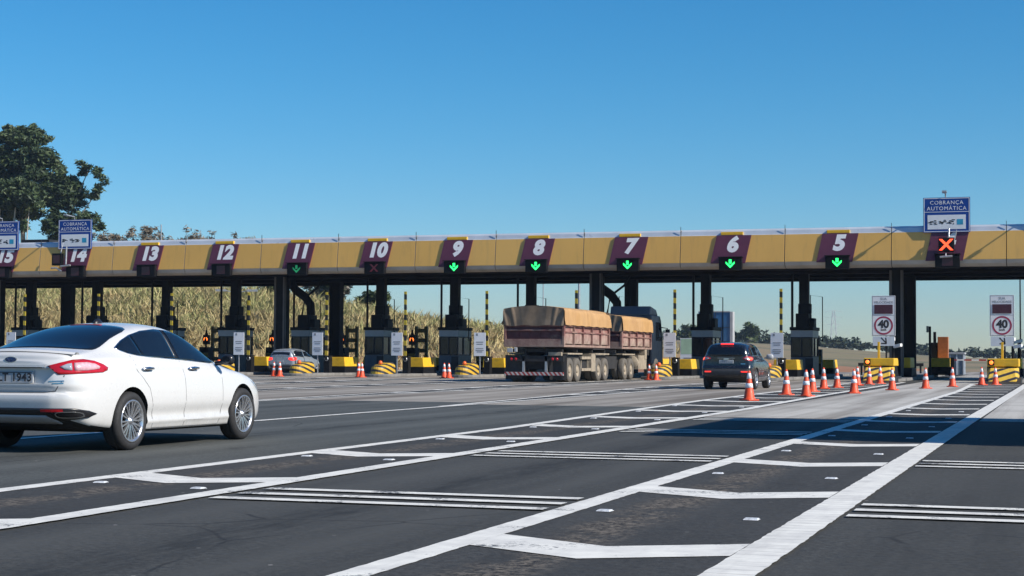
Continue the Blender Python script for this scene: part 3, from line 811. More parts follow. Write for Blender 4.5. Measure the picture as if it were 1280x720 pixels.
# blue overhead signs with lamp arms
for n in (15, 14, 4, 3):
    X = SIGNX[n] + (-.12 if n > 10 else -.02)
    lab = {15: 'blue automatic toll sign cut by the left edge of the photo', 14: 'blue automatic toll sign above the number 14 lane', 4: 'blue automatic toll sign at the right with a red cross below', 3: 'blue automatic toll sign beyond the right edge of the photo'}[n]
    zc = 8.33 if n < 10 else 8.24
    root = empty('blue_sign', (X, Y0 + .03, zc), 0, lab, 'road sign', 'blue automatic toll signs on the canopy')
    hw, hh = 1.14, .88
    p = MB(); p.box(-hw, hw, 0, .06, -hh, hh); p.build('sign_board', m_blue, root)
    p = MB(); e = .03
    for a in ((-hw + .03, hw - .03, hh - .03 - e, hh - .03), (-hw + .03, hw - .03, -hh + .03, -hh + .03 + e), (-hw + .03, -hw + .03 + e, -hh + .03 + e, hh - .03 - e), (hw - .03 - e, hw - .03, -hh + .03 + e, hh - .03 - e), (-hw + .03 + e, hw - .03 - e, .14, .165)):
        p.box(a[0], a[1], -.006, -.001, a[2], a[3])
    fn = lambda dz: (lambda u, v, d: (u, -.003 - d, v + dz))
    text_into(p, 'COBRANÇA', .27, fn(.61), 0, 0, .0, space=1.15)
    text_into(p, 'AUTOMÁTICA', .27, fn(.32), 0, 0, .0, space=1.15)
    p.build('white_lettering', m_num, root, recalc=False)
    p = MB(); p.box(-.93, .93, -.007, -.001, -.72, -.0); p.build('white_panel', m_white, root)
    p = MB()
    rg = random.Random(n)
    for cx, ww in ((-.66, .36), (-.2, .28), (.22, .26)):
        for k in range(7):
            x = cx + rg.uniform(-ww, ww) * .5; z = -.36 + rg.uniform(-.12, .12)
            p.box(x - rg.uniform(.03, .09), x + rg.uniform(.03, .09), -.0115 - k * .0004, -.008, z - .022, z + .022)
        p.box(cx - ww * .5, cx + ww * .5, -.0095, -.008, -.375, -.345)
    p.build('payment_logo', m_ink, root)
    p = MB(); p.box(.5, .8, -.0115, -.008, -.5, -.22); p.build('teal_square', m_teal, root, bevel=.002)
    p = MB()
    for x in (-.5, .5):
        p.box(x - .05, x + .05, .063, .16, -1.1, hh - .1)
    p.build('support_post', m_galv, root)
    p = MB()
    p.tube([(-.05, .05, hh - .05), (-.05, .0, hh + .16), (-.05, -.72, hh + .22)], .035, 8)
    p.obox((-.05, -.82, hh + .2), (.11, 0, 0), (0, .2, -.02), (0, 0, .035))
    p.build('lamp_arm', m_galv, root)
    # extra signal boxes hung by the sign
    if n == 4:
        s = empty('lane_signal', (X, Y0 - .45, 6.80), 0, 'small black signal box with a bright red cross below the right blue sign', 'lane signal')
        p = MB(); p.box(-.38, .38, 0, .3, -.36, .36); p.build('housing', m_black, s, bevel=.015)
        f = MB(); cross_shape(f, lambda u, v, d: (u, -.004 - d, v), .56, 0); f.build('red_cross', m_redx, s, recalc=False)
        p = MB(); p.tube([(.12, .15, .4), (.12, .3, .82)], .05, 6); p.tube([(.42, .12, .3), (.5, .12, .75)], .03, 6); p.build('bracket', m_galv, s)
        p = MB(); p.tube([(-.3, -.08, -.62), (.3, -.08, -.58)], .06, 6); p.tube([(-.02, .05, -.4), (-.02, -.02, -.62)], .03, 6); p.build('lamp_tube', m_galv, s)
    elif n > 10:
        s = empty('lane_signal', (X - .82, Y0 - .62, 6.72), 0, 'unlit black signal box under the blue sign cut by the left edge' if n == 15 else 'unlit black signal box with white tube left of the number 14', 'lane signal')
        p = MB(); p.box(-.32, .32, 0, .28, -.36, .36); p.build('housing', m_black, s, bevel=.015)
        f = MB(); f.box(-.22, .22, -.012, -.002, -.24, .24); f.build('led_face', m_led, s)
        p = MB(); p.tube([(.62, .05, -.3), (.62, .1, .75)], .05, 6); p.tube([(.3, .0, -.42), (.95, .0, -.36)], .06, 6); p.tube([(-.35, 0, -.52), (.0, .02, -.5), (.35, .02, -.72)], .055, 6)
        p.tube([(.16, .2, .36), (.2, .35, 1.0)], .03, 6); p.build('bracket', m_galv, s)

# ------------------------------------------------------------------ islands
m_isl = mat('island_concrete', (.2, .195, .185), .9, var=.2, scale=2, bump=.2, dirt=((.1, .095, .09), .5))
def island(X, y0, y1, hw=.85):
    p = MB()
    pts = [(X - hw, y1), (X - hw, y0 + hw * .7)] + [(X - hw * math.cos(a), y0 + hw * .7 - hw * .7 * math.sin(a)) for a in [PI*k/10 for k in range(1, 10)]] + [(X + hw, y0 + hw * .7), (X + hw, y1)]
    p.prism(pts, 'z', .002, .15)
    return tag(p.build('traffic_island', m_isl, bevel=.03), kind='structure')
LEFT = ISL            # X of each left-hand island; A/B: number signs its front and its booth appear under
for X in LEFT: island(X, 80.6, 112)
for X in (-8.2, -2.6, 3.0): island(X, 80.5, 112, .95)

def seen(X, Y, z=1.5):
    """(photo column of a point), used only to word the labels"""
    d = Vector((X, Y, z - CAMZ))
    return 640 + FPX * d.dot(rt) / d.dot(fw)
SPX = {n: seen(X, Y0, 6.7) for n, X in SIGNX.items()}
def under(X, Y):
    p = seen(X, Y); n = min(SPX, key=lambda k: abs(SPX[k] - p))
    d = p - SPX[n]
    return n, ('below' if abs(d) < 14 else ('just right of' if d > 0 else 'just left of'))
def where(X, Y, what, tail='the number {n} sign'):
    n, rel = under(X, Y)
    return f'{what} {rel} ' + tail.format(n=n)

def nose_small():
    """sloping striped bull-nose"""
    root = empty('crash_cushion', (0, 0, 0))
    p = MB(); prof = []
    hw = .62; N = 10
    def pt(i, h, ins):
        a = PI * i / N
        return (-(hw - ins) * math.cos(a), -(.75 - ins) * math.sin(a), h)
    lay = [(.15, 0), (.55, .03), (.72, .1), (.82, .24)]
    v = []
    for h, ins in lay:
        v += [pt(i, h, ins) for i in range(N + 1)]
        v += [(hw - ins, 1.5, h + (.22 if h > .2 else 0)), (-(hw - ins), 1.5, h + (.22 if h > .2 else 0))]
    n = N + 3
    f = [(l*n + i, l*n + (i+1) % n, (l+1)*n + (i+1) % n, (l+1)*n + i) for l in range(len(lay)-1) for i in range(n)]
    f.append(tuple((len(lay)-1)*n + i for i in range(n)))
    p.add(v, f, 0)
    p.build('striped_nose', m_stripe_nose, root, bevel=.015)
    p = MB(); p.lathe([(.0, 0), (.13, 0), (.15, .06), (.14, .16), (.08, .24), (0, .26)], 14, 'z', (0, .15, .9)); p.build('beacon', mat('beacon_orange', (.75, .13, .02), .35), root)
    p = MB(); p.tube([(0, .15, .8), (0, .15, .9)], .05, 8); p.build('beacon_stem', m_dark, root)
    return root

def info_sign():
    root = empty('info_sign', (0, 0, 0))
    p = MB(); p.tube([(0, .02, .12), (0, .02, 1.5)], .032, 8); p.build('post', m_galv, root)
    p = MB(); p.box(-.32, .32, -.03, 0, 1.12, 2.36); p.build('sign_panel', m_white, root, bevel=.006)
    p = MB()
    for k, (z, wd) in enumerate(((2.22, .1), (1.86, .2), (1.75, .17), (1.52, .2), (1.42, .22), (1.34, .15))):
        a = -.2 if k == 0 else -wd
        p.box(a, a + (.1 if k == 0 else 2*wd), -.036, -.031, z - .022, z + .022 + (.08 if k == 0 else 0))
    p.build('dark_lines', m_greyink, root)
    return root

def barrier():
    root = empty('barrier_gate', (0, 0, 0))
    p = MB(); p.box(-.17, .17, -.2, .2, .15, 1.02); p.box(-.19, .19, -.22, .22, 1.022, 1.1); p.build('cabinet', m_dark, root, bevel=.015)
    p = MB(); p.box(-.075, .075, -.27, -.225, .85, 4.62); p.build('striped_arm', m_stripe_post, root)
    p = MB(); p.lathe([(0, 0), (.12, 0), (.12, .06), (0, .07)], 12, 'y', (0, -.24, .92)); p.build('hub', m_galv, root)
    return root

def block(w=.62, d=1.0, h=1.02, split=.5):
    root = empty('barrier_block', (0, 0, 0))
    p = MB(); p.prism([(-w, .15), (w, .15), (w, split), (-w, split)], 'y', -d, d); p.build('black_base', m_black, root, bevel=.012)
    p = MB(); p.prism([(-w - .01, split + .003), (w + .01, split + .003), (w - .04, h), (-w + .04, h)], 'y', -d - .01, d + .01); p.build('yellow_top', m_yel, root, bevel=.02)
    return root

def booth(bent=False):
    root = empty('toll_booth', (0, 0, 0))
    hx, hy = .60, 1.15
    p = MB(); p.box(-hx, hx, -hy, hy, .15, 1.15); p.build('lower_panel', m_grey, root, bevel=.012)
    p = MB(); p.box(-hx + .05, hx - .05, -hy + .05, hy - .05, 1.152, 2.25); p.build('glazing', m_boothglass, root)
    p = MB()
    for x in (-hx + .04, 0, hx - .04):
        for y in (-hy + .04, hy - .04): p.box(x - .035, x + .035, y - .037, y + .037, 1.154, 2.25)
    p.box(hx - .052, hx - .002, -.2, -.1, 1.154, 2.25); p.box(-hx + .002, -hx + .052, -.2, -.1, 1.154, 2.25)
    for z in (1.155, 2.19): p.box(-hx + .01, hx - .01, -hy + .012, -hy + .07, z, z + .055); p.box(-hx + .01, hx - .01, hy - .07, hy - .012, z, z + .055); p.box(hx - .06, hx - .012, -hy + .071, hy - .071, z, z + .055); p.box(-hx + .012, -hx + .06, -hy + .071, hy - .071, z, z + .055)
    p.build('window_frame', m_dark2, root)
    p = MB(); p.box(-hx, hx, -hy, hy, 2.253, 2.62); p.build('grey_band', m_lgrey, root, bevel=.01)
    p = MB(); p.box(-hx - .05, hx + .05, -hy - .08, hy + .08, 2.623, 2.8); p.build('booth_roof', m_dark, root, bevel=.02)
    p = MB(); p.box(-.40, .3, -.7, .6, 2.803, 3.55); p.box(.305, .58, -.4, .4, 2.803, 3.3); p.build('air_unit', m_dark, root, bevel=.03)
    p = MB()
    if bent:
        p.tube([(-1.05, -.3, 5.8), (-1.05, -.3, 5.45), (-.75, -.2, 5.05), (-.2, -.1, 4.65), (.12, 0, 4.2), (.15, 0, 3.55)], .26, 12)
        p.tube([(.9, 0, 5.8), (.55, 0, 5.2), (-.3, .1, 4.6), (-.5, .1, 3.5)], .07, 8)
    else:
        p.box(-.28, .24, -.25, .25, 3.553, 5.8); p.box(-.32, .34, -.3, .35, 3.553, 4.1)
    p.build('service_duct', m_dark, root, bevel=0 if bent else .02)
    p = MB(); p.tube([(-.55, -.9, 2.8), (-.55, -.9, 5.8)], .07, 8); p.build('conduit', m_dark, root)
    p = MB(); p.tube([(.4, -.6, 2.8), (.4, -.6, 4.55), (1.05, -.6, 4.45), (1.05, -.6, 2.0)], .028, 6); p.build('roof_rail', m_dark, root)
    p = MB(); p.box(.2, .62, -hy - .052, -hy - .006, .3, 1.1); p.box(-.6, .1, -hy - .022, -hy - .004, 1.2, 1.24); p.build('hatch', m_dark2, root)
    return root

def amber_cabinet():
    root = empty('lamp_cabinet', (0, 0, 0))
    p = MB(); p.box(-.33, .33, -.35, .35, .15, 1.62); p.build('cabinet', m_dark, root, bevel=.015)
    p = MB(); p.box(-.335, .335, -.36, -.351, .8, 1.25); p.build('yellow_band', mat('dull_yellow', (.28, .17, .02), .6), root)
    p = MB(); p.tube([(-.02, 0, 1.62), (-.02, 0, 1.8)], .06, 8); p.lathe([(.19, 1.8), (.19, 1.86), (.1, 2.5), (.06, 2.56), (.05, 2.75), (0, 2.75)], 12); p.box(-.2, .2, -.1, .12, 1.8, 2.42); p.build('lamp_housing', m_black, root)
    p = MB(); p.lathe([(0, -.02), (.13, -.015), (.15, .0)], 16, 'y', (0, -.115, 2.12)); p.build('amber_lens', m_amber, root)
    return root

def ladder_frame():
    root = empty('rail_frame', (0, 0, 0))
    p = MB()
    for x in (-.34, .34): p.box(x - .09, x + .09, -.1, .1, .15, 3.0)
    for z in (.85, 1.45, 2.1, 2.72): p.box(-.246, .246, -.09, .09, z - .13, z + .13)
    p.build('frame', mat('dull_yellow_rail', (.24, .145, .03), .6), root, bevel=.01)
    return root

m_cone = mat('cone_orange', (.72, .075, .018), .5, var=.12, scale=5, dirt=((.35, .06, .03), .62))
m_coneband = mat('cone_band', (.72, .72, .74), .4, var=.06, scale=8)
def cone_proto():
    root = empty('traffic_cone', (0, 0, 0))
    p = MB(); h = .2
    p.prism([(-h + .04, -h), (h - .04, -h), (h, -h + .04), (h, h - .04), (h - .04, h), (-h + .04, h), (-h, h - .04), (-h, -h + .04)], 'z', .002, .035); p.build('base_plate', m_cone, root, bevel=.006)
    def rad(z): return .145 + (.03 - .145) * (z - .035) / .72
    p = MB(); p.lathe([(.165, .035), (.16, .055), (rad(.07), .07), (rad(.4), .4), (rad(.755), .755), (.012, .765), (0, .762)], 22); p.build('cone_body', m_cone, root)
    for a, b in ((.33, .44), (.56, .70)):
        p = MB(); p.lathe([(rad(a) + .0005, a - .002), (rad(a) + .005, a), (rad(b) + .005, b), (rad(b) + .0005, b + .002)], 22); p.build('reflective_band', m_coneband, root)
    return root

def rescale(root, k):
    for ch in root.children:
        for v in ch.data.vertices: v.co *= k
    return root
def spread(proto, spots):
    """first spot takes the prototype, the others take copies"""
    for i, (loc, rz, lab, cat, grp) in enumerate(spots):
        o = proto if i == 0 else copy_tree(proto)
        o.location = loc; o.rotation_euler = (0, 0, rz)
        tag(o, lab, cat, grp)

rj = random.Random(2)
VIS = [X for X in LEFT if X > -67]
spread(rescale(nose_small(), .74), [((X, 81.4, 0), 0, where(X, 81.4, 'striped crash cushion with orange beacon', 'the number {n} sign'), 'crash cushion', 'striped crash cushions at the left toll islands') for X in VIS])
spread(info_sign(), [((X + .05, 83.7 + rj.uniform(-.15, .15), .0), rj.uniform(-.06, .06), where(X, 83.7, 'white information sign on a thin post', 'the number {n} sign'), 'information sign', 'white information signs on the toll islands') for X in VIS])
spread(barrier(), [((X + .05, 85.1, 0), 0, where(X, 85.1, 'raised yellow and black striped barrier arm', 'the number {n} sign'), 'barrier gate', 'raised barrier arms on the toll islands') for X in VIS])
spread(block(), [((X + .1, 86.9, 0), 0, where(X, 86.9, 'yellow and black barrier block behind the striped arm', 'the number {n} sign'), 'barrier block', 'yellow barrier blocks on the toll islands') for X in VIS])
b2 = block(.5, .9, 1.02, .5)
spread(b2, [((X - .08, 103.5 if X != -24.4 else 104.5, 0), 0, where(X, 103.5, 'far yellow and black block behind the booth', 'the number {n} sign'), 'barrier block', 'far yellow barrier blocks behind the booths') for X in VIS])
spread(booth(), [((X + .12, 92.6, 0), 0, where(X, 92.6, 'dark grey toll booth with straight duct', 'the number {n} sign'), 'toll booth', 'toll booths under the canopy') for X in VIS if X not in (-43.6, -24.4)])
spread(booth(True), [((X + .12, 92.6, 0), 0, where(X, 92.6, 'dark grey toll booth with bent round duct', 'the number {n} sign'), 'toll booth', 'toll booths under the canopy') for X in (-43.6, -24.4)])
AM = [X for X in (-53.3, -48.5, -43.6, -38.8, -34.1, -29.4, -13.6)]
spread(amber_cabinet(), [((X, 97.9, 0), 0, where(X, 97.9, 'black cabinet with lit amber lamp on top', 'the number {n} sign'), 'lamp cabinet', 'amber lamp cabinets at the island ends') for X in AM])
spread(ladder_frame(), [((X + .1, 99.2, 0), 0, where(X, 99.2, 'dull yellow rail frame', 'the number {n} sign'), 'rail frame', 'yellow rail frames at the island ends') for X in (-43.6, -38.8, -53.3)])
cones = []
for X in VIS:
    if X in (-48.5, -53.3): pass
    n, rel = under(X - .9, 78)
    for k, (dx, dy) in enumerate(((-.06, -1.5), (.30, -1.8))):
        if X in (-13.6, -24.4): continue
        if X == -19.1: dx += .25
        side = 'left' if k == 0 else 'right'
        cones.append(((X + dx, 80.2 + dy + rj.uniform(-.2, .2), 0), rj.uniform(0, 1.5), f'{side} cone of the pair beside the striped cushion {rel} the number {n} sign', 'traffic cone', 'cone pairs at the toll islands'))
CN = [(-7.62, 42.6, 'nearest tall orange cone in front of the dark SUV'), (-7.75, 49.5, 'orange cone right of the dark SUV, second nearest of the row'), (-6.95, 48.0, 'orange cone in front of an overlapping cone below the number 5 sign'),
      (-7.72, 54.7, 'orange cone half hidden behind another cone below sign 5'), (-8.15, 60.6, 'orange cone in front of the amber lamp cabinet at lane 5'), (-7.98, 63.0, 'orange cone right of the amber lamp cabinet at lane 5'),
      (-7.95, 69.3, 'orange cone just left of the cone nearest the right striped nose'), (-6.2, 53.1, 'orange cone standing forward on the pale pavement left of the 40 sign'), (-7.75, 71.8, 'left one of two cones at the striped nose under the 40 sign'),
      (-7.55, 74.3, 'right one of two cones at the striped nose under the 40 sign'), (-5.62, 59.3, 'orange cone below the left 40 speed sign'), (-4.8, 63.4, 'orange cone below the red cross signal'),
      (-4.12, 68.0, 'orange cone in front of the white shed'), (-3.25, 73.4, 'left one of two cones before the far right striped nose'), (-2.72, 74.2, 'right one of two cones before the far right striped nose')]
for x, y, l in CN: cones.append(((x, y, .004), rj.uniform(0, 1.5), l, 'traffic cone', 'row of cones along the hatched strips'))
spread(cone_proto(), cones)

# ------------------------------------------------------------------ the two right-hand islands (automatic lanes)
def nose_big():
    root = empty('crash_cushion', (0, 0, 0))
    hw = .8
    # grey sloping plinth, striped wedge, yellow bulk on black
    p = MB(); p.prism([(-1.5, .0), (3.2, .0), (3.2, .3), (.3, .3)], 'x', -hw, hw + .12); p.build('plinth', m_dark2, root, bevel=.03)
    p = MB()
    v = [(-hw + .1, -.9, .1), (hw - .1, -.9, .1), (hw, .9, .303), (-hw, .9, .303), (-hw + .2, .0, .76), (hw - .2, .0, .76), (hw - .02, .9, .80), (-hw + .02, .9, .80)]
    p.add(v, [(0, 1, 5, 4), (1, 2, 6, 5), (2, 3, 7, 6), (3, 0, 4, 7), (4, 5, 6, 7), (0, 3, 2, 1)])
    p.build('striped_nose', m_stripe_chev, root, bevel=.04)
    p = MB(); p.prism([(.5, .842), (3.1, .842), (2.75, 1.25), (.5, 1.25)], 'x', -hw + .02, hw - .02); p.build('yellow_bulk', m_yel, root, bevel=.04)
    p = MB(); p.prism([(.905, .302), (3.4, .302), (2.6, .839), (.905, .839)], 'x', -hw, hw - .05); p.build('black_flank', m_black, root, bevel=.02)
    p = MB(); p.box(-hw + .08, -hw + .38, .42, .495, .90, 1.2); p.build('lamp_box', m_black, root, bevel=.01)
    p = MB(); p.lathe([(0, -.025), (.085, -.02), (.10, 0)], 16, 'y', (-hw + .23, .418, 1.05)); p.build('amber_lens', m_amber, root)
    p = MB(); p.box(-.1, .02, .9, 1.02, 1.252, 2.1); p.build('yellow_post', m_yel, root, bevel=.01)
    return root
spread(rescale(nose_big(), .9), [((-8.2, 79.6, 0), 0, 'large yellow and black crash cushion below the left 40 speed sign', 'crash cushion', 'large crash cushions of the automatic lanes'),
                    ((-2.6, 79.6, 0), 0, 'large yellow and black crash cushion below the right 40 speed sign', 'crash cushion', 'large crash cushions of the automatic lanes'),
                    ((3.0, 79.6, 0), 0, 'large crash cushion beyond the right edge of the photo', 'crash cushion', 'large crash cushions of the automatic lanes')])
def tail_block():
    root = empty('barrier_block', (0, 0, 0))
    p = MB(); p.prism([(-1.3, .15), (2.2, .15), (1.6, .62), (-1.0, .62)], 'x', -.68, .68); p.build('black_base', m_black, root, bevel=.06)
    p = MB(); p.prism([(-.95, .623), (1.58, .623), (1.4, 1.16), (-.95, 1.16)], 'x', -.6, .6); p.build('yellow_top', m_yel, root, bevel=.04)
    return root
spread(tail_block(), [((-8.2, 88.0 + 3.2, 0), 0, 'yellow topped block in front of the right column pair', 'barrier block', 'blocks of the automatic lanes'),
                      ((-7.0, 103.5, 0), .05, 'longer yellow topped block with an orange cabinet right of the column pair', 'barrier block', 'blocks of the automatic lanes'),
                      ((-2.6, 91.2, 0), 0, 'yellow topped block behind the right 40 speed sign', 'barrier block', 'blocks of the automatic lanes')])
def speed_sign():
    root = empty('speed_sign', (0, 0, 0))
    p = MB(); p.tube([(.12, .03, .1), (.12, .03, 4.15)], .04, 8); p.build('post', m_dark, root)
    p = MB(); p.box(-.56, .56, -.03, 0, 2.2, 4.16); p.build('sign_panel', m_white, root, bevel=.004)
    p = MB(); e = .022
    for a in ((-.54, .54, 4.12, 4.142), (-.54, .54, 2.22, 2.242), (-.54, -.518, 2.243, 4.119), (.518, .54, 2.243, 4.119), (-.515, .515, 3.2, 3.215)):
        p.box(a[0], a[1], -.0345, -.031, a[2], a[3])
    fn = lambda dz: (lambda u, v, d: (u, -.0315 - d, v + dz))
    text_into(p, 'SUA', .17, fn(4.0), 0, 0, .004); text_into(p, 'VELOCIDADE', .15, fn(3.83), 0, 0, .004)
    p.build('small_lettering', m_greyink, root, recalc=False)
    p = MB(); p.box(-.44, .44, -.05, -.031, 3.28, 3.72); p.build('led_display', mat('speed_display', (.06, .012, .025), .3, scale=30, var=.3), root, bevel=.005)
    p = MB()
    def ring(r0, r1, N=40):
        v = [(r * math.cos(2*PI*k/N), -.036, 2.71 + r * math.sin(2*PI*k/N)) for r in (r0, r1) for k in range(N)]
        p.add(v, [(k, (k+1) % N, N + (k+1) % N, N + k) for k in range(N)])
    ring(.37, .45); p.build('red_ring', mat('red_ring_paint', (.32, .02, .07), .5), root, recalc=False)
    p = MB(); text_into(p, '40', .52, fn(2.76), 0, 0, .022, space=.95); text_into(p, 'km/h', .13, fn(2.5), 0, 0, .006); p.build('speed_lettering', m_ink, root, recalc=False)
    p = MB(); p.box(-.52, .52, -.03, 0, 1.72, 2.18); p.build('arrow_panel', m_pale, root, bevel=.004)
    p = MB()
    for a, b, w_ in (((-.12, 2.12), (.12, 1.86), .03), ((-.12, 1.84), (.14, 1.83), .03), ((.1, 2.12), (.13, 1.83), .03)):
        d = Vector((b[0]-a[0], b[1]-a[1])).normalized(); q = Vector((-d.y, d.x)) * w_
        p.add([(a[0]+q.x, -.033, a[1]+q.y), (a[0]-q.x, -.033, a[1]-q.y), (b[0]-q.x, -.033, b[1]-q.y), (b[0]+q.x, -.033, b[1]+q.y)], [(0, 1, 2, 3)])
    p.build('arrow', m_ink, root, recalc=False)
    return root
spread(speed_sign(), [((-8.25, 82.9, 0), 0, 'white speed sign with red ringed 40 left of the right column pair', 'speed sign', 'speed display signs at the automatic lanes'),
                      ((-2.72, 82.9, 0), 0, 'white speed sign with red ringed 40 at the right edge of the photo', 'speed sign', 'speed display signs at the automatic lanes')])
# cameras on short posts
def cam_post():
    root = empty('camera_post', (0, 0, 0))
    p = MB(); p.tube([(0, 0, .14), (0, 0, 2.0)], .07, 8); p.build('post', m_dark, root)
    p = MB(); p.obox((-.15, -.1, 2.05), (.22, -.12, .05), (.05, .1, 0), (0, 0, .09)); p.obox((.22, -.05, 1.75), (.2, -.1, .04), (.05, .09, 0), (0, 0, .08)); p.build('camera_housing', m_white, root, bevel=.02)
    return root
spread(cam_post(), [((-8.15, 86.6, 0), 0, 'dark post with two white cameras beside the left 40 speed sign', 'camera post', 'camera posts'),
                    ((-2.35, 87.2, 0), .2, 'dark post with two white cameras behind the right 40 speed sign', 'camera post', 'camera posts'),
                    ((-2.2, 93.0, 0), .6, 'farther camera post behind the yellow block at the right edge', 'camera post', 'camera posts')])
# white-topped bollard lamp, orange cabinet, red-white arm, shed
root = empty('lamp_bollard', (-7.35, 100.5, 0), 0, 'slim dark post with pale lamp head right of the column pair', 'post')
p = MB(); p.tube([(0, 0, .1), (0, 0, 3.0)], .07, 8); p.build('post', m_dark, root)
p = MB(); p.box(-.2, -.075, -.06, .06, 2.65, 3.02); p.build('lamp_head', m_lgrey, root, bevel=.01)
root = empty('orange_cabinet', (-7.1, 105.2, 0), 0, 'orange brown control cabinet with a black lamp on the long yellow block', 'cabinet')
p = MB(); p.box(-.12, .5, -.3, .3, 1.16, 2.45); p.build('cabinet', mat('orange_brown_paint', (.36, .12, .035), .55), root, bevel=.02)
p = MB(); p.box(-.5, -.13, -.28, .1, 1.16, 2.1); p.tube([(-.3, -.1, 2.1), (-.3, -.1, 2.75)], .09, 8); p.build('lamp_unit', m_black, root, bevel=.0)
root = empty('barrier_gate', (-5.9, 109.5, 0), 0, 'lowered red and white barrier arm in front of the white shed', 'barrier gate')
p = MB(); p.box(-.6, 3.3, -.03, .03, 1.0, 1.09); p.build('striped_arm', m_redwhite_arm, root)
p = MB(); p.box(-.95, -.61, -.2, .2, .0, 1.2); p.build('cabinet', m_dark, root, bevel=.01)
root = empty('shed', (-7.0, 117.5, 0), 0, 'small white framed glazed shed behind the lowered red and white arm', 'shed')
p = MB(); p.box(-.75, .75, -.9, .9, 1.42, 1.55); p.build('roof', m_lgrey, root, bevel=.02)
p = MB()
for x in (-.66, -.22, .22, .66): p.box(x - .04, x + .04, -.86, -.78, .05, 1.418); p.box(x - .04, x + .04, .78, .86, .05, 1.418)
p.build('frame', mat('shed_white', (.6, .63, .66), .4), root)
p = MB(); p.box(-.65, .65, -.82, .82, .05, 1.415); p.build('glazing', mat('pale_glass', (.2, .25, .3), .15), root)
root = empty('guard_rail', (-10.6, 112, 0), 0, 'low dark guard rail across the field view right of the lane 5 booth', 'guard rail')
p = MB(); p.box(-2.2, 2.0, -.05, .05, .62, .82); p.build('rail', m_dark2, root)
for x in (-2, -.7, .6, 1.8):
    p = MB(); p.box(x - .06, x + .06, .052, .15, 0, .8); p.build('post', m_dark2, root)

# ------------------------------------------------------------------ behind the plaza
root = empty('billboard', (-24.75, 118.5, 0), 0, 'white and pale green banner with grey lettering behind the truck cab', 'billboard')
p = MB(); p.box(-1.45, 1.45, 0, .06, .3, 2.5); p.build('board', m_white, root)
p = MB(); p.box(-1.4, .75, -.006, -.001, 1.35, 2.45); p.build('green_field', mat('pale_green_print', (.4, .55, .38), .6, scale=1.2), root)
p = MB(); p.box(-1.2, -.5, -.01, -.002, .95, 1.1); p.box(-.35, .35, -.01, -.002, .95, 1.06); p.box(-.9, .9, -.01, -.002, .55, .62); p.build('grey_print', m_greyink, root)
p = MB(); p.box(-1.3, -1.2, .063, .15, 0, 2.4); p.box(1.2, 1.3, .063, .15, 0, 2.4); p.build('post', m_galv, root)
root = empty('glass_building', (-29.7, 152, 0), 0, 'small blue glass fronted building behind the SUV between two booths', 'building')
m_bglass = mat('blue_glass', (.03, .12, .27), .12, var=.25, scale=.4, spec=.7)
p = MB(); p.box(-2.2, .75, 0, .9, 0, 5.3); p.build('glass_front', m_bglass, root)
p = MB(); p.box(.753, 1.0, -.05, .9, 0, 5.34); p.box(-2.2, .752, -.06, .0, 5.302, 5.4); p.build('pale_corner', m_lgrey, root)
p = MB()
for x in (-1.4, -.6, .1): p.box(x - .02, x + .02, -.03, -.002, .1, 5.29)
for z in (1.3, 2.6, 3.9): p.box(-2.18, .74, -.026, -.003, z - .02, z + .02)
p.build('mullion', m_dark2, root)
def pole(x, y, h, lab, r=.09, heads=0, m=m_galv, name='lamp_post', cat='lamp post'):
    root = empty(name, (x, y, max(0, hill_z(x, y))), 0, lab, cat)
    p = MB(); p.tube([(0, 0, 0), (0, 0, h)], [r, r * .6], 8); p.build('pole', m, root)
    for k in range(heads):
        a = 2 * PI * k / heads + .4
        q = MB(); q.tube([(0, 0, h - .1), (math.cos(a) * .9, math.sin(a) * .9, h + .1)], .04, 6); q.obox((math.cos(a) * 1.2, math.sin(a) * 1.2, h + .1), (math.cos(a) * .4, math.sin(a) * .4, 0), (-math.sin(a) * .16, math.cos(a) * .16, 0), (0, 0, .08)); q.build('lamp_head', m, root)
pole(-60.6, 116, 6.0, 'pale lamp post with cluster of lamp heads right of sign 12', .1, 4)
pole(-39.5, 128, 8.5, 'thin grey pole between signs 9 and 8 behind the canopy', .06, 0, name='pole', cat='pole')
pole(-34.8, 122, 8.0, 'pale pole behind the truck left of the number 8 sign', .13, 0, name='pole', cat='pole')
pole(-2.55, 112, 7.5, 'tall thin dark pole at the right edge of the photo', .06, 1, m_dark, name='pole', cat='pole')
# transmission tower far away
root = empty('pylon', (-90, 700, 1.5), .3, 'faint distant lattice pylon between the lane 5 booth and the 40 sign', 'pylon')
p = MB()
def lw(z): return 2.2 * (1 - z / 22.) + .35
for k in range(4):
    a = PI/4 + k * PI/2
    p.tube([(lw(z) * math.cos(a), lw(z) * math.sin(a), z) for z in (0, 8, 15, 19.5)], .07, 4)
    b = a + PI/2
    for z0, z1 in ((0, 5), (5, 9), (9, 13), (13, 16), (16, 19)):
        p.tube([(lw(z0) * math.cos(a), lw(z0) * math.sin(a), z0), (lw(z1) * math.cos(b), lw(z1) * math.sin(b), z1)], .04, 4)
        p.tube([(lw(z0) * math.cos(b), lw(z0) * math.sin(b), z0), (lw(z1) * math.cos(a), lw(z1) * math.sin(a), z1)], .04, 4)
p.build('lattice', mat('pale_lattice_paint', (.5, .52, .54), .6), root)
p = MB()
for z in (13.5, 16.5, 19): p.tube([(-3.6, 0, z), (0, 0, z + .5), (3.6, 0, z)], .06, 4)
p.build('cross_arm', mat('pale_lattice_paint', (.5, .52, .54), .6), root)
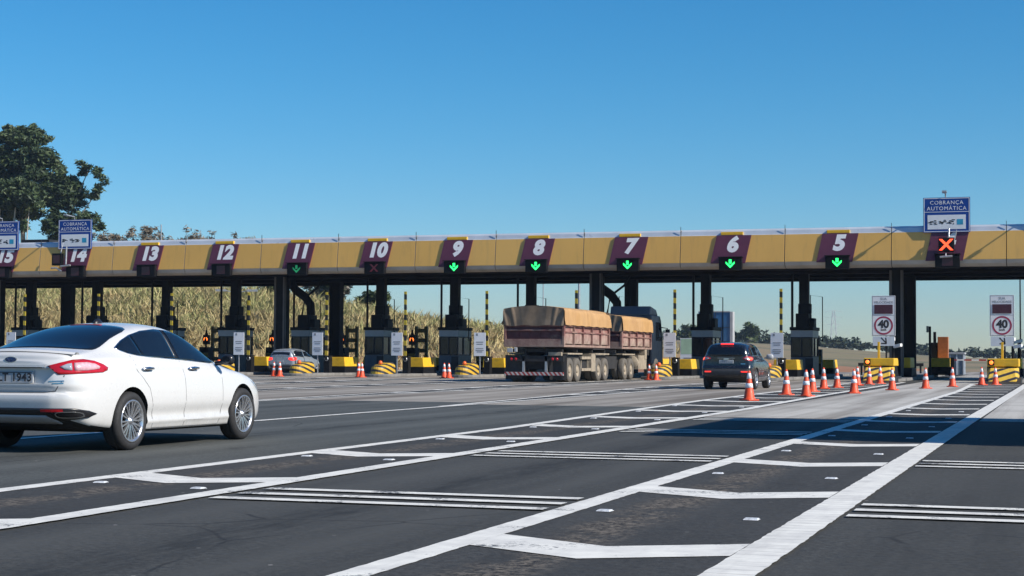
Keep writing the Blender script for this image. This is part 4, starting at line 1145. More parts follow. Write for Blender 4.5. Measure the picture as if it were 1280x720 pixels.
# ------------------------------------------------------------------ cars
def smooth_closed(pts, n=6):
    out = []; N = len(pts)
    P = [Vector(p) for p in pts]
    for i in range(N):
        a, b, c, d = P[i-1], P[i], P[(i+1) % N], P[(i+2) % N]
        for k in range(n):
            t = k / n
            out.append(.5 * ((2*b) + (c - a)*t + (2*a - 5*b + 4*c - d)*t*t + (3*b - a - 3*c + d)*t**3))
    return [tuple(p) for p in out]
def dense_closed(pts, step):
    out = []
    for i in range(len(pts)):
        a, b = Vector(pts[i]), Vector(pts[(i+1) % len(pts)])
        n = max(1, int((b - a).length / step))
        out += [tuple(a + (b - a) * k / n) for k in range(n)]
    return out

class Car:
    """body lofted from cross-sections along y (forward); parts are projected on its skin"""
    def __init__(s, stations, K, arches, arch_r, mats, tail=None, side=None):
        secs = []
        for y in stations:
            w_ = lerp_keys(K['w'], y); b = lerp_keys(K['zbot'], y); zb = lerp_keys(K['zb'], y); zt = lerp_keys(K['zt'], y); wr = lerp_keys(K['wr'], y)
            gw = w_ - K.get('glass_in', .1); ze = zt - (K.get('crown', .05) if zt - zb > .2 else (zt - zb) * .35)
            hgt = zb - b
            p = [(0, b), (w_ * .6, b), (w_ - .07, b + .01), (w_ - .025, b + .09), (w_ - .008, b + .3 * hgt), (w_, b + .55 * hgt), (w_ - .012, b + .8 * hgt), (w_ - .045, zb - .03), (w_ - .085, zb + .008)]
            for t, o in ((.35, .022), (.7, .02)):
                p.append((gw + (wr - gw) * t + o * min(1, (zt - zb) / .4), zb + .01 + (ze - zb - .01) * t))
            p += [(wr, ze), (wr * .62, zt - (zt - ze) * .3), (0, zt)]
            secs.append([(x, y, z) for x, z in p])
        n = len(secs[0]); v = []; f = []
        ring = 2 * n - 2
        for sct in secs: v += sct + [(-x, y, z) for x, y, z in sct[n-2:0:-1]]
        for i in range(len(secs) - 1):
            f += [(i*ring + k, i*ring + (k+1) % ring, (i+1)*ring + (k+1) % ring, (i+1)*ring + k) for k in range(ring)]
        for base, rev in ((0, False), ((len(secs)-1) * ring, True)):
            for k in range(n - 1):
                q = [base + k, base + k + 1, base + (ring - k - 1) % ring, base + (ring - k) % ring]
                q2 = []
                for t in q:
                    if t not in q2: q2.append(t)
                f.append(tuple(q2 if not rev else q2[::-1]))
        me = bpy.data.meshes.new('body'); me.from_pydata(v, [], f)
        bm = bmesh.new(); bm.from_mesh(me); bmesh.ops.recalc_face_normals(bm, faces=bm.faces); bm.to_mesh(me); bm.free()
        o = bpy.data.objects.new('body', me); COL.objects.link(o)
        md = o.modifiers.new('s', 'SUBSURF'); md.levels = 3; md.render_levels = 3
        dg = bpy.context.evaluated_depsgraph_get()
        me2 = bpy.data.meshes.new_from_object(o.evaluated_get(dg))
        for vt in me2.vertices:
            x, y, z = vt.co
            if tail: vt.co.y += tail(x, y, z)
            if side: vt.co.x -= math.copysign(side(y, z), x) if abs(x) > .55 else 0
        bpy.data.objects.remove(o)
        bm = bmesh.new(); bm.from_mesh(me2); s.bvh = BVHTree.FromBMesh(bm); bm.free()
        # wheel arches
        for m in mats: me2.materials.append(m)
        for p in me2.polygons: p.use_smooth = True
        body = bpy.data.objects.new('body', me2); COL.objects.link(body)
        cutters = []
        for (ay, az) in arches:
            for sx in (-1, 1):
                c = MB(); xin, xout = .58, 1.3
                c.lathe([(0, xin), (arch_r - .03, xin), (arch_r, xin + .03), (arch_r, xout), (0, xout)], 40, 'x', (0, ay, az), 0, False)
                if sx < 0: c.v = [(-x, y, z) for x, y, z in c.v]
                co = c.build('cutter', mats[1]); cutters.append(co)
                b = body.modifiers.new('b', 'BOOLEAN'); b.object = co; b.operation = 'DIFFERENCE'; b.solver = 'EXACT'
        dg = bpy.context.evaluated_depsgraph_get()
        me3 = bpy.data.meshes.new_from_object(body.evaluated_get(dg))
        for c in cutters: bpy.data.objects.remove(c)
        bpy.data.objects.remove(body)
        me3.name = 'body'
        for p in me3.polygons:
            c = p.center
            p.material_index = 0
            for ay, az in arches:
                d = math.hypot(c.y - ay, c.z - az)
                if d < arch_r + .004 and abs(c.x) > .5 and (abs(p.normal.x) < .35 or abs(c.x) < .64): 
                    p.material_index = 1
            if p.normal.z < -.8 and c.z < .45: p.material_index = 1
            p.use_smooth = True
        try: me3.set_sharp_from_angle(angle=R(38))
        except Exception: pass
        s.body_mesh = me3
        s.mats = mats
    def cut(s, cutter):
        b = bpy.data.objects.new('body', s.body_mesh); COL.objects.link(b)
        md = b.modifiers.new('b', 'BOOLEAN'); md.object = cutter; md.operation = 'DIFFERENCE'; md.solver = 'EXACT'
        dg = bpy.context.evaluated_depsgraph_get(); s.body_mesh = bpy.data.meshes.new_from_object(b.evaluated_get(dg)); s.body_mesh.name = 'body'
        bpy.data.objects.remove(b); bpy.data.objects.remove(cutter)
        try: s.body_mesh.set_sharp_from_angle(angle=R(38))
        except Exception: pass
    def cast(s, org, d):
        h = s.bvh.ray_cast(Vector(org), Vector(d))
        if h[0] is None:
            h = s.bvh.find_nearest(Vector(org) + Vector(d) * 2)
        n = h[1]
        if n.dot(Vector(d)) > 0: n = -n
        return h[0], n
    def patch(s, outline, org, d, off=.004, dens=.035, inset=.014):
        """outline (u, v) -> a skin-hugging plate; org(u, v) gives the ray's start"""
        pts = dense_closed(outline, dens)
        us = [p[0] for p in pts]; vs = [p[1] for p in pts]
        V = [Vector(p) for p in pts]; E = [(i, (i+1) % len(pts)) for i in range(len(pts))]
        ni = max(1, int((max(us) - min(us)) / dens)); nj = max(1, int((max(vs) - min(vs)) / dens))
        for i in range(1, ni):
            for j in range(1, nj):
                V.append(Vector((min(us) + (max(us) - min(us)) * (i + .13 * (j % 2)) / ni, min(vs) + (max(vs) - min(vs)) * j / nj)))
        r_ = delaunay_2d_cdt(V, E, [tuple(range(len(pts)))], 1, 1e-5)
        vv, ff = r_[0], r_[2]
        top = []; low = []
        for p in vv:
            q, n = s.cast(org(p.x, p.y), d)
            top.append(q + n * off); low.append(q - n * inset)
        mb = MB()
        mb.add(top, ff, 0, True); lo = {}
        cnt = {}
        for fc in ff:
            for a, b in zip(fc, fc[1:] + fc[:1]):
                cnt[(a, b)] = 1
        for (a, b) in list(cnt):
            if (b, a) not in cnt:
                [lo.setdefault(i, len(lo) + len(top)) for i in (a, b)]; mb.f.append((b, a, lo[a], lo[b])); mb.m.append(0); mb.sm.append(False)
        mb.v += [tuple(low[i]) for i in lo]
        use = sorted({i for f in mb.f for i in f}); rm = {o: k for k, o in enumerate(use)}
        mb.v = [mb.v[i] for i in use]; mb.f = [tuple(rm[i] for i in f) for f in mb.f]
        return mb
    def strip(s, line, org, d, wd, off=.003, step=.05, inset=.01):
        """narrow skin-hugging strip along a polyline in (u, v)"""
        P = []
        for a, b in zip(line[:-1], line[1:]):
            a, b = Vector(a), Vector(b); n = max(1, int((b - a).length / step))
            P += [a + (b - a) * k / n for k in range(n)]
        P.append(Vector(line[-1]))
        mb = MB(); L = []; Rr = []; L2 = []; R2 = []
        for i, p in enumerate(P):
            t = (P[min(i+1, len(P)-1)] - P[max(i-1, 0)]).normalized(); q = Vector((-t.y, t.x)) * wd / 2
            for lst, low, e in ((L, L2, p + q), (Rr, R2, p - q)):
                h, n = s.cast(org(e.x, e.y), d); lst.append(h + n * off); low.append(h - n * inset)
        for i in range(len(P) - 1):
            mb.add([L[i], L[i+1], Rr[i+1], Rr[i]], [(0, 1, 2, 3)], 0, True)
            mb.add([L[i], L2[i], L2[i+1], L[i+1]], [(0, 1, 2, 3)]); mb.add([Rr[i], Rr[i+1], R2[i+1], R2[i]], [(0, 1, 2, 3)])
        return mb
def mirrored(mb):
    o = MB(); o.v = [(-x, y, z) for x, y, z in mb.v]; o.f = [f[::-1] for f in mb.f]; o.m = list(mb.m); o.sm = list(mb.sm); return o
def both(mb, name, m, root, parent=None):
    a = mb.build(name, m, parent or root, recalc=False); b = mirrored(mb).build(name, m, parent or root, recalc=False)
    return a, b
def from_right(u, v): return (2.0, u, v)
def from_top(u, v): return (u, v, 3.0)
def from_back(u, v): return (u, -5.0, v)
def from_front(u, v): return (u, 5.0, v)
S2 = 1 / math.sqrt(2)
def from_rcorner(u, v): return (2.0 + u * S2, -2.0 + u * S2, v)
DR, DT, DB, DF, DC = (-1, 0, 0), (0, 0, -1), (0, 1, 0), (0, -1, 0), (-S2, S2, 0)
# u on the corner axis of a point (x, y): (x + y) / sqrt2

def wheel(root, spots, rad, wd, rim_r, spokes, m_rim, m_tyre=None, twin=True):
    m_tyre = m_tyre or m_rubber
    first = None
    for i, (x, y) in enumerate(spots):
        if first is None:
            t = MB(); h = wd / 2
            t.lathe([(rim_r - .01, h - .05), (rim_r + .002, h - .012), (rim_r + .03, h), (rad - .035, h - .004), (rad - .008, h - .028), (rad, h - .06), (rad - .003, h * .35), (rad - .008, h * .33), (rad - .008, h * .27), (rad - .003, h * .25), (rad, 0), (rad, -h + .06), (rad - .02, -h + .01), (rim_r, -h)], 48, 'x')
            hub = MB(); hub.lathe([(0, h - .085), (rim_r - .03, h - .1), (rim_r - .005, h - .12), (rim_r - .005, -h)], 32, 'x')
            wheel_o = hub.build('wheel', m_black, root); first = wheel_o
            t.build('tyre', m_tyre, wheel_o)
            q = MB()
            q.lathe([(rim_r + .004, h - .02), (rim_r + .006, h - .004), (rim_r - .012, h - .004), (rim_r - .03, h - .03), (rim_r - .032, h - .09)], 48, 'x')
            q.lathe([(0, h - .012), (.028, h - .014), (.032, h - .03), (.06, h - .034), (.07, h - .06)], 24, 'x')
            for k in range(spokes):
                a0 = 2 * PI * k / spokes
                for da in ((-.085, .085) if twin else (0,)):
                    a = a0 + da; b = a0 + da * 1.55
                    ci = Vector((h - .042, .05 * math.cos(a), .05 * math.sin(a))); ce = Vector((h - .026, (rim_r - .02) * math.cos(b), (rim_r - .02) * math.sin(b)))
                    dd = (ce - ci); tn = Vector((0, -dd.z, dd.y)).normalized()
                    q.obox((ci + ce) / 2, dd / 2, tn * (.0085 if twin else .02), Vector((.012, 0, 0)))
            q.build('rim', m_rim, wheel_o)
            o = first
        else:
            o = copy_tree(first, root)
        o.location = (x, y, rad)
        o.rotation_euler = (random.uniform(0, 6), 0, 0) if x > 0 else (random.uniform(0, 6), 0, PI)

m_wpaint = mat('white_car_paint', (.58, .585, .58), .28, var=.012, scale=1.5, coat=.6)
def dusty_paint(m, lo=.18, hi=.62, amt=.55):
    """road dust thrown up on the lower body panels"""
    n = NT(m); x, y, z = n.xyz(); b = n.bsdf.inputs['Base Color']; src = b.links[0].from_socket
    d = n.math('MULTIPLY', n.ramp(z, lo, hi, 1, 0), n.ramp(n.noise(5, 6, .7), .35, .7, .25, 1))
    n.l.new(n.mix(n.math('MULTIPLY', d, amt), src, (.36, .33, .29)), b)
dusty_paint(m_wpaint)
m_arch = mat('wheel_arch_plastic', (.012, .012, .013), .8)
m_trim = mat('black_trim', (.012, .012, .014), .35)
m_chrome = mat('chrome_trim', (.55, .56, .58), .16, 1., var=.05)
m_alloy = mat('alloy_rim', (.56, .57, .59), .26, .85, var=.06)
m_redlens = mat('red_lamp_lens', (.42, .008, .014), .14, var=.12, scale=14, coat=.5)
m_clear = mat('clear_lamp_lens', (.62, .38, .42), .15, var=.22, scale=22, coat=.5)
m_greyl = mat('grey_lamp_lens', (.3, .33, .38), .15, var=.2, scale=20, coat=.5)
m_seam = mat('panel_gap', (.12, .12, .125), .7)
m_plate = mat('grey_licence_plate', (.36, .38, .4), .4, var=.06)
m_cglass = mat('tinted_car_glass', (.006, .009, .014), .04, var=.1, spec=.5)

# ---------------- white sedan
sed = empty('sedan', (-10.99, 18.30, 0), 0, 'white sedan with multi spoke alloy wheels in the left foreground', 'car')
K = dict(w=[(-2.56, .50), (-2.52, .66), (-2.44, .765), (-2.3, .84), (-2.0, .895), (-1.5, .918), (0, .922), (1.2, .912), (1.6, .88), (1.9, .80), (2.07, .66), (2.17, .44)],
         zbot=[(-2.56, .40), (-2.4, .31), (-2.0, .24), (-1.2, .185), (1.0, .175), (1.8, .19), (2.17, .3)],
         zb=[(-2.56, .97), (-2.45, 1.0), (-2.2, 1.03), (-1.7, 1.055), (-1.0, 1.035), (0, .985), (.5, .95), (.95, .905), (1.4, .84), (1.8, .74), (2.05, .63), (2.17, .52)],
         zt=[(-2.56, 1.02), (-2.5, 1.09), (-2.43, 1.125), (-2.25, 1.14), (-2.0, 1.185), (-1.7, 1.285), (-1.3, 1.405), (-.9, 1.468), (-.5, 1.486), (-.15, 1.465), (.2, 1.37), (.6, 1.18), (.92, 1.015), (1.1, .965), (1.5, .905), (1.85, .80), (2.07, .68), (2.17, .55)],
         wr=[(-2.56, .34), (-2.44, .58), (-2.2, .66), (-1.9, .64), (-1.5, .59), (-1.0, .575), (-.3, .575), (.2, .59), (.7, .63), (1.0, .66), (1.5, .62), (1.9, .5), (2.17, .3)],
         glass_in=.105, crown=.06)
def sed_tail(x, y, z):
    k = smoothstep(-2.15, -2.5, y)
    off = lerp_keys([(.28, .12), (.36, .06), (.44, .0), (.52, -.022), (.60, -.034), (.65, -.026), (.675, .035), (.75, .004), (.80, .006), (.93, .02), (1.02, .022), (1.09, -.02), (1.13, -.035), (1.2, 0)], z)
    return k * off
def sed_side(y, z):
    if not -1.9 < y < 1.6: return 0
    k = smoothstep(-1.9, -1.2, y) * (1 - smoothstep(1.0, 1.6, y))
    return k * (.026 * math.exp(-((z - .40) / .075) ** 2) - .012 * math.exp(-((z - .27) / .05) ** 2)) - .010 * k * math.exp(-((z - .90) / .035) ** 2)
ST = [-2.56, -2.545, -2.5, -2.43, -2.33, -2.2, -2.0, -1.8, -1.6, -1.35, -1.1, -.85, -.6, -.35, -.1, .15, .4, .65, .9, 1.1, 1.3, 1.5, 1.7, 1.87, 2.0, 2.09, 2.14, 2.17]
AR, AF = (-1.5, .35), (1.235, .35)
car = Car(ST, K, [AR, AF], .375, [m_wpaint, m_arch], sed_tail, sed_side)
_h, _ = car.cast((0, -5, .88), DB)
_c = MB(); _c.prism([(-.50, .938), (.50, .938), (.575, .905), (.43, .765), (-.43, .765), (-.575, .905)], 'y', _h.y - .3, _h.y + .045)
car.cut(_c.build('cutter', m_wpaint))
body = bpy.data.objects.new('body', car.body_mesh); link(body, sed)
def zband(u): return 0
# side glass: front and rear door panes and the corner pane, with a bright surround
beltz = lambda y: lerp_keys([(-1.6, 1.155), (-1.45, 1.105), (-1.2, 1.072), (-.35, 1.03), (.2, 1.0), (.68, .975)], y)
roofl = [(-1.6, 1.165), (-1.38, 1.252), (-1.15, 1.318), (-.85, 1.372), (-.5, 1.398), (-.2, 1.385), (.06, 1.33), (.28, 1.25), (.47, 1.14), (.66, 1.0)]
outl = roofl + [(y, beltz(y)) for y in (.5, .2, -.2, -.6, -1.0, -1.25, -1.42, -1.53)]
frame = car.patch(outl, from_right, DR, .004, .03)
def shrink(pts, k):
    n = len(pts); out = []
    for i in range(n):
        a, b, c = Vector(pts[i-1]), Vector(pts[i]), Vector(pts[(i+1) % n])
        t = ((b - a).normalized() + (c - b).normalized()).normalized(); q = Vector((t.y, -t.x))
        out.append(tuple(b + q * k))
    return out
sur = both(frame, 'window_surround', m_chrome, sed)
def clip_y(y0, y1, k):
    top = [(y, lerp_keys([(p[0], p[1]) for p in roofl], y) - k) for y in [y0 + (y1 - y0) * i / 12 for i in range(13)]]
    return top + [(y, beltz(y) + k) for y in [y1 + (y0 - y1) * i / 8 for i in range(9)]]
for y0, y1 in ((-1.56, -1.155), (-1.135, -.405), (-.325, .63)):
    pts = clip_y(y0, y1, .011)
    pts = [p for i, p in enumerate(pts) if i == 0 or (Vector(p) - Vector(pts[i-1])).length > .012]
    both(car.patch(pts, from_right, DR, .009, .03), 'side_window', m_cglass, sed)
both(car.patch([(-.40, lerp_keys(roofl, -.40) - .011), (-.33, lerp_keys(roofl, -.33) - .011), (-.33, beltz(-.33) + .011), (-.40, beltz(-.40) + .011)], from_right, DR, .0075, .05), 'door_pillar', m_trim, sed)
# rear window and windshield
rw = smooth_closed([(0, -2.085), (.40, -2.065), (.60, -2.0), (.655, -1.88), (.60, -1.5), (.53, -1.06), (.3, -1.02), (0, -1.01), (-.3, -1.02), (-.53, -1.06), (-.60, -1.5), (-.655, -1.88), (-.60, -2.0), (-.40, -2.065)], 3)
car.patch(rw, from_top, DT, .003, .07).build('rear_window', m_cglass, sed, recalc=False)
ws = [(0, .93), (.45, .87), (.66, .72), (.575, .1), (.53, -.1), (0, -.05), (-.53, -.1), (-.575, .1), (-.66, .72), (-.45, .87)]
car.patch(ws, from_top, DT, .003, .07).build('windshield', m_cglass, sed, recalc=False)
car.patch([(-.2, -1.075), (.2, -1.075), (.2, -1.03), (-.2, -1.03)], from_top, DT, .008, .05).build('brake_light', m_redlens, sed, recalc=False)
# spoiler lip
q = MB()
q.grid(20, 4, lambda a, b: (lambda x: (x, -2.44 + .1 * (x / .7) ** 2 + (.10 * math.cos(b * PI) * .5 + .02), 1.122 - .035 * (x / .7) ** 2 + .028 * math.sin(b * PI)))(-.7 + 1.4 * a))
q.build('spoiler', m_wpaint, sed)
# tail lamps
lamp = [(-1.46, .962), (-1.34, .995), (-1.2, 1.028), (-1.08, 1.034), (-.95, 1.018), (-.84, .982), (-.775, .945), (-.785, .915), (-.85, .893), (-1.05, .882), (-1.36, .868)]
la, lb = both(car.patch(lamp, from_rcorner, DC, .008, .03), 'tail_light', m_redlens, sed)
c1 = car.patch([(-1.19, .992), (-1.05, 1.0), (-.95, .985), (-.885, .955), (-.9, .93), (-1.05, .913), (-1.19, .913)], from_rcorner, DC, .013, .03)
c1.build('clear_lens', m_clear, la, recalc=False); mirrored(c1).build('clear_lens', m_clear, lb, recalc=False)
c1 = car.patch([(-1.34, .952), (-1.27, .98), (-1.215, .99), (-1.215, .913), (-1.29, .92)], from_rcorner, DC, .013, .03)
c1.build('reverse_lens', m_greyl, la, recalc=False); mirrored(c1).build('reverse_lens', m_greyl, lb, recalc=False)
# trunk seams, plate recess, plate, emblem, badges
seam = MB()
for k in (1, -1):
    s_ = car.strip([(.62 * 1, 1.02), (.60, .88)], from_back, DB, .009, .0015)
    s1 = car.strip([(.655, .862), (.63, .78), (.56, .69), (.44, .672), (0, .668)], from_back, DB, .012, .0015)
    for a in ((s1,) if k == 1 else (mirrored(s1),)):
        seam.add(a.v, a.f)
seam.build('trunk_seam', m_seam, sed, recalc=False)
car.patch([(-.62, .95), (.62, .95), (.60, .905), (.44, .80), (-.44, .80), (-.60, .905)], from_back, DB, -.012, .05, .02).build('plate_recess', mat('recess_paint', (.5, .51, .52), .4, var=.05), sed, recalc=False) if False else None
car.strip([(-.44, .962), (.44, .962)], from_back, DB, .026, .012, .06).build('trunk_handle_bar', m_wpaint, sed, recalc=False)
car.strip([(-.40, .944), (.40, .944)], from_back, DB, .010, .004, .06).build('handle_gap', m_trim, sed, recalc=False)
hy_, hn = car.cast((0, -5, .85), DB)
py = hy_.y + .030
pl = MB(); pl.box(-.285, .285, py - .012, py + .01, .772, .905); plo = pl.build('licence_plate', m_plate, sed, bevel=.008)
tx = MB(); text_into(tx, 'MLT 1943', .125, lambda u, v, d: (u, py - .0128 - d, .832 + v), 0, 0, .003, space=1.05); tx.box(-.27, .27, py - .0135, py - .0122, .885, .893)
tx.build('plate_lettering', m_ink, plo, recalc=False)
hy2, _ = car.cast((0, -5, 1.025), DB)
e = MB(); N = 28
for (ra, rb, d, mi) in ((.078, .034, .006, 0), (.07, .028, .0075, 1)):
    e.add([(ra * math.cos(2*PI*k/N), hy2.y - d, 1.03 + rb * math.sin(2*PI*k/N)) for k in range(N)], [tuple(range(N))], mi)
    e.add([(ra * math.cos(2*PI*k/N), hy2.y - dd, 1.03 + rb * math.sin(2*PI*k/N)) for dd in (d, -.01) for k in range(N)], [(k, (k+1) % N, N + (k+1) % N, N + k) for k in range(N)], mi)
pts = [(-.05 + .1 * t, hy2.y - .0085, 1.03 + .012 * math.sin(t * 14) * (1 - .3 * t)) for t in [i/24 for i in range(25)]]
e.tube(pts, .0022, 4, 0)
e.build('emblem', [m_chrome, mat('emblem_blue', (.012, .035, .12), .25)], sed, recalc=False)
bd = car.strip([(.50, .795), (.66, .80)], from_back, DB, .012, .004, .04); b2_ = car.strip([(.54, .772), (.655, .776)], from_back, DB, .016, .004, .04); bd.add(b2_.v, b2_.f)
bd.build('badge', m_chrome, sed, recalc=False)
# rear bumper: dark insert, lower skirt, exhaust tip
ins = [(-1.62, .50), (-1.3, .50), (-1.16, .485), (-1.115, .45), (-1.15, .415), (-1.28, .395), (-1.62, .41)]
mb_ = car.patch([(-.76, .503), (.76, .503), (.83, .475), (.855, .44), (.82, .40), (.72, .383), (.54, .387), (.47, .432), (-.47, .432), (-.54, .387), (-.72, .383), (-.82, .40), (-.855, .44), (-.83, .475)], from_back, DB, .012, .022, .02)
bi = mb_.build('bumper_insert', m_trim, sed, recalc=False)
car.patch([(-.465, .428), (.465, .428), (.53, .385), (.56, .335), (-.56, .335), (-.53, .385)], from_back, DB, .012, .022, .02).build('bumper_skirt', mat('silver_skirt', (.34, .36, .39), .4, var=.06), sed, recalc=False)
for k in (1, -1):
    q = MB()
    def ell(rx, rz, dy, N=28):
        out = []
        for i in range(N):
            a = 2*PI*i/N
            x = k * (.70 + rx * math.copysign(abs(math.cos(a)) ** .6, math.cos(a))); z = .428 + rz * math.copysign(abs(math.sin(a)) ** .8, math.sin(a))
            out.append((x, car.cast((x, -5, z), DB)[0].y + dy, z))
        return out
    rings = [ell(.12, .038, -.005), ell(.12, .038, -.03), ell(.108, .028, -.032), ell(.104, .024, -.014)]
    for i in range(3): q.add(rings[i] + rings[i+1], [(j, (j+1) % 28, 28 + (j+1) % 28, 28 + j) for j in range(28)], 0 if i < 2 else 1, True)
    q.add(rings[3], [tuple(range(28))], 1)
    q.build('exhaust_tip', [m_chrome, m_black], sed, recalc=False)
both(car.strip([(.42, .478), (.66, .482)], from_back, DB, .024, .018, .05), 'bumper_reflector', m_redlens, sed)
# door seams, handles, rocker, fuel flap
dl = MB()
for line in ([(-.33, beltz(-.33) - .01), (-.30, .9), (-.28, .6), (-.27, .24)], [(.62, .96), (.66, .8), (.66, .42), (.60, .235)], [(-1.42, beltz(-1.42) - .02), (-1.38, .92), (-1.12, .7), (-1.04, .5), (-1.0, .24)], [(-1.0, .237), (.6, .228)]):
    a = car.strip(line, from_right, DR, .007, .001); dl.add(a.v, a.f)
both(dl, 'door_seam', m_seam, sed)
for y in (-1.15, -.06):
    h, n = car.cast((2, y, .925), DR)
    q = MB(); q.tube([(h.x - .005, y - .12, .918), (h.x + .03, y - .09, .93), (h.x + .034, y, .934), (h.x + .03, y + .09, .93), (h.x - .005, y + .115, .918)], [.012, .016, .018, .016, .012], 8)
    both(q, 'door_handle', m_chrome, sed)
    both(car.patch(smooth_closed([(y - .1, .915), (y, .895), (y + .09, .912), (y + .08, .93), (y - .09, .93)], 3), from_right, DR, .002, .04), 'handle_shade_patch', mat('recess_shade_grey', (.2, .2, .21), .5), sed)  # flat grey patch paints the shade of the hollow behind the handle
# mirrors
q = MB()
def mir(a, b):
    th = 2 * PI * a; ph = PI * (b - .5)
    return (.99 + .085 * math.copysign(abs(math.cos(ph) * math.cos(th)) ** .7, math.cos(th)), .63 + .06 * math.cos(ph) * math.sin(th), 1.03 + .068 * math.copysign(abs(math.sin(ph)) ** .75, math.sin(ph)))
q.grid(24, 14, mir)
q2 = MB(); q2.tube([(.82, .63, .985), (.95, .63, 1.0)], [.03, .025], 8)
q3 = MB(); q3.grid(10, 6, lambda a, b: (.99 + .068 * math.cos(2*PI*a) * b, .564, 1.03 + .05 * math.sin(2*PI*a) * b))
for f_ in (lambda z: z, mirrored):
    mo = f_(q).build('mirror', m_wpaint if False else m_trim, sed); f_(q2).build('mirror_stem', m_trim, mo); f_(q3).build('mirror_glass', m_glass, mo)
# roof antenna, headlamps, grille
h, _ = car.cast((.0, -.78, 3), DT)
q = MB(); q.lathe([(.0, .055), (.02, .05), (.045, .02), (.05, 0)], 14, 'z', (0, -.80, h.z - .004)); q.v = [(x * .8, -.8 + (y + .8) * 1.8, z) for x, y, z in q.v]; q.build('antenna', m_trim, sed)
both(car.patch([(1.55, .76), (1.88, .70), (2.02, .60), (1.98, .57), (1.75, .64)], from_right, DR, .004, .04), 'headlight', m_greyl, sed)
car.patch([(-.45, .56), (.45, .56), (.35, .40), (-.35, .40)], from_front, DF, .004, .05).build('grille', m_trim, sed, recalc=False)
wheel(sed, [(.81, AR[0]), (.81, AF[0]), (-.81, AR[0]), (-.81, AF[0])], .335, .225, .238, 10, m_alloy)
u_ = MB(); u_.box(-.62, .62, -1.9, 1.9, .24, .34); u_.build('underbody', m_arch, sed, bevel=.03)

# ---------------- dark SUV
m_navy = mat('dark_navy_paint', (.008, .010, .016), .25, var=.1, scale=2, coat=.6)
m_lowplast = mat('grey_bumper_plastic', (.03, .032, .037), .6)
suv = empty('suv', (-11.02, 59.35, 0), 0, 'dark navy SUV with lit brake lamps driving to the number 5 lane', 'car')
K2 = dict(w=[(-2.2, .72), (-2.15, .82), (-2.05, .875), (-1.8, .915), (0, .925), (1.3, .91), (1.8, .84), (2.05, .7), (2.2, .45)],
          zbot=[(-2.2, .42), (-2.0, .34), (-1.2, .24), (1.2, .24), (2.2, .36)],
          zb=[(-2.2, 1.06), (-1.8, 1.10), (-1, 1.08), (.3, 1.03), (.9, 1.0), (1.4, .95), (1.9, .84), (2.2, .65)],
          zt=[(-2.2, 1.22), (-2.13, 1.40), (-2.0, 1.555), (-1.85, 1.612), (-1.4, 1.645), (-.6, 1.655), (0, 1.625), (.3, 1.55), (.7, 1.30), (1.0, 1.10), (1.4, 1.03), (1.9, .92), (2.2, .7)],
          wr=[(-2.2, .60), (-2.0, .62), (-1.2, .63), (0, .62), (.5, .64), (1.0, .68), (1.6, .62), (2.2, .35)], glass_in=.1, crown=.06)
def suv_tail(x, y, z):
    k = smoothstep(-1.8, -2.15, y)
    return k * lerp_keys([(.4, .04), (.5, -.03), (.75, -.05), (.82, .02), (1.0, .03), (1.15, .03), (1.5, .02), (1.58, -.1), (1.62, -.12)], z)
car2 = Car([-2.2, -2.17, -2.12, -2.05, -1.95, -1.8, -1.6, -1.3, -1, -.7, -.4, -.1, .15, .4, .7, 1.0, 1.3, 1.6, 1.85, 2.05, 2.14, 2.2], K2, [(-1.35, .36), (1.3, .36)], .41, [m_navy, m_arch], suv_tail)
link(bpy.data.objects.new('body', car2.body_mesh), suv)
car2.patch(smooth_closed([(-.66, 1.17), (0, 1.15), (.66, 1.17), (.655, 1.26), (.56, 1.48), (0, 1.51), (-.56, 1.48), (-.655, 1.26)], 3), from_back, DB, .004, .07).build('rear_window', m_cglass, suv, recalc=False)
for y0, y1 in ((-1.95, -1.45), (-1.38, -.45), (-.38, .55)):
    rt_ = [(-1.95, 1.3), (-1.7, 1.5), (-1.2, 1.54), (-.4, 1.545), (0, 1.52), (.3, 1.4), (.55, 1.16)]
    pts = [(y0 + (y1 - y0) * i / 8, lerp_keys(rt_, y0 + (y1 - y0) * i / 8)) for i in range(9)] + [(y1, 1.115), (y0, 1.16)]
    both(car2.patch(pts, from_right, DR, .004, .07), 'side_window', m_cglass, suv)
car2.patch([(-.62, .92), (.62, .92), (.56, .3), (0, .25), (-.56, .3)], from_top, DT, .004, .09).build('windshield', m_cglass, suv, recalc=False)
tl = [((.50 - 2.12) * S2, 1.075), ((.62 - 2.12) * S2, 1.135), ((.80 - 2.05) * S2, 1.15), ((.90 - 1.78) * S2, 1.13), ((.90 - 1.75) * S2, 1.06), ((.82 - 2.02) * S2, .98), ((.6 - 2.12) * S2, 1.02)]
ta, tb = both(car2.patch(tl, from_rcorner, DC, .008, .04), 'tail_light', m_redlens, suv)
gl = car2.patch([(-.93, 1.115), (-.74, 1.10), (-.73, 1.06), (-.85, 1.015), (-.93, 1.04)], from_rcorner, DC, .013, .04)
gl.build('lit_lens', m_brake2, ta, recalc=False); mirrored(gl).build('lit_lens', m_brake2, tb, recalc=False)
cl = car2.patch([(-1.1, 1.085), (-.97, 1.118), (-.97, 1.03), (-1.06, 1.04)], from_rcorner, DC, .013, .04)
cl.build('clear_lens', m_greyl, ta, recalc=False); mirrored(cl).build('clear_lens', m_greyl, tb, recalc=False)
q = MB(); hb, _ = car2.cast((0, -5, 1.56), DB); q.box(-.22, .22, hb.y - .03, hb.y + .05, 1.55, 1.59); q.build('brake_light', m_brake, suv, bevel=.006)
hb, _ = car2.cast((0, -5, 1.0), DB)
q = MB(); q.box(-.25, .25, hb.y - .02, hb.y + .02, .90, 1.025); po = q.build('licence_plate', m_plate, suv, bevel=.006)
q = MB()
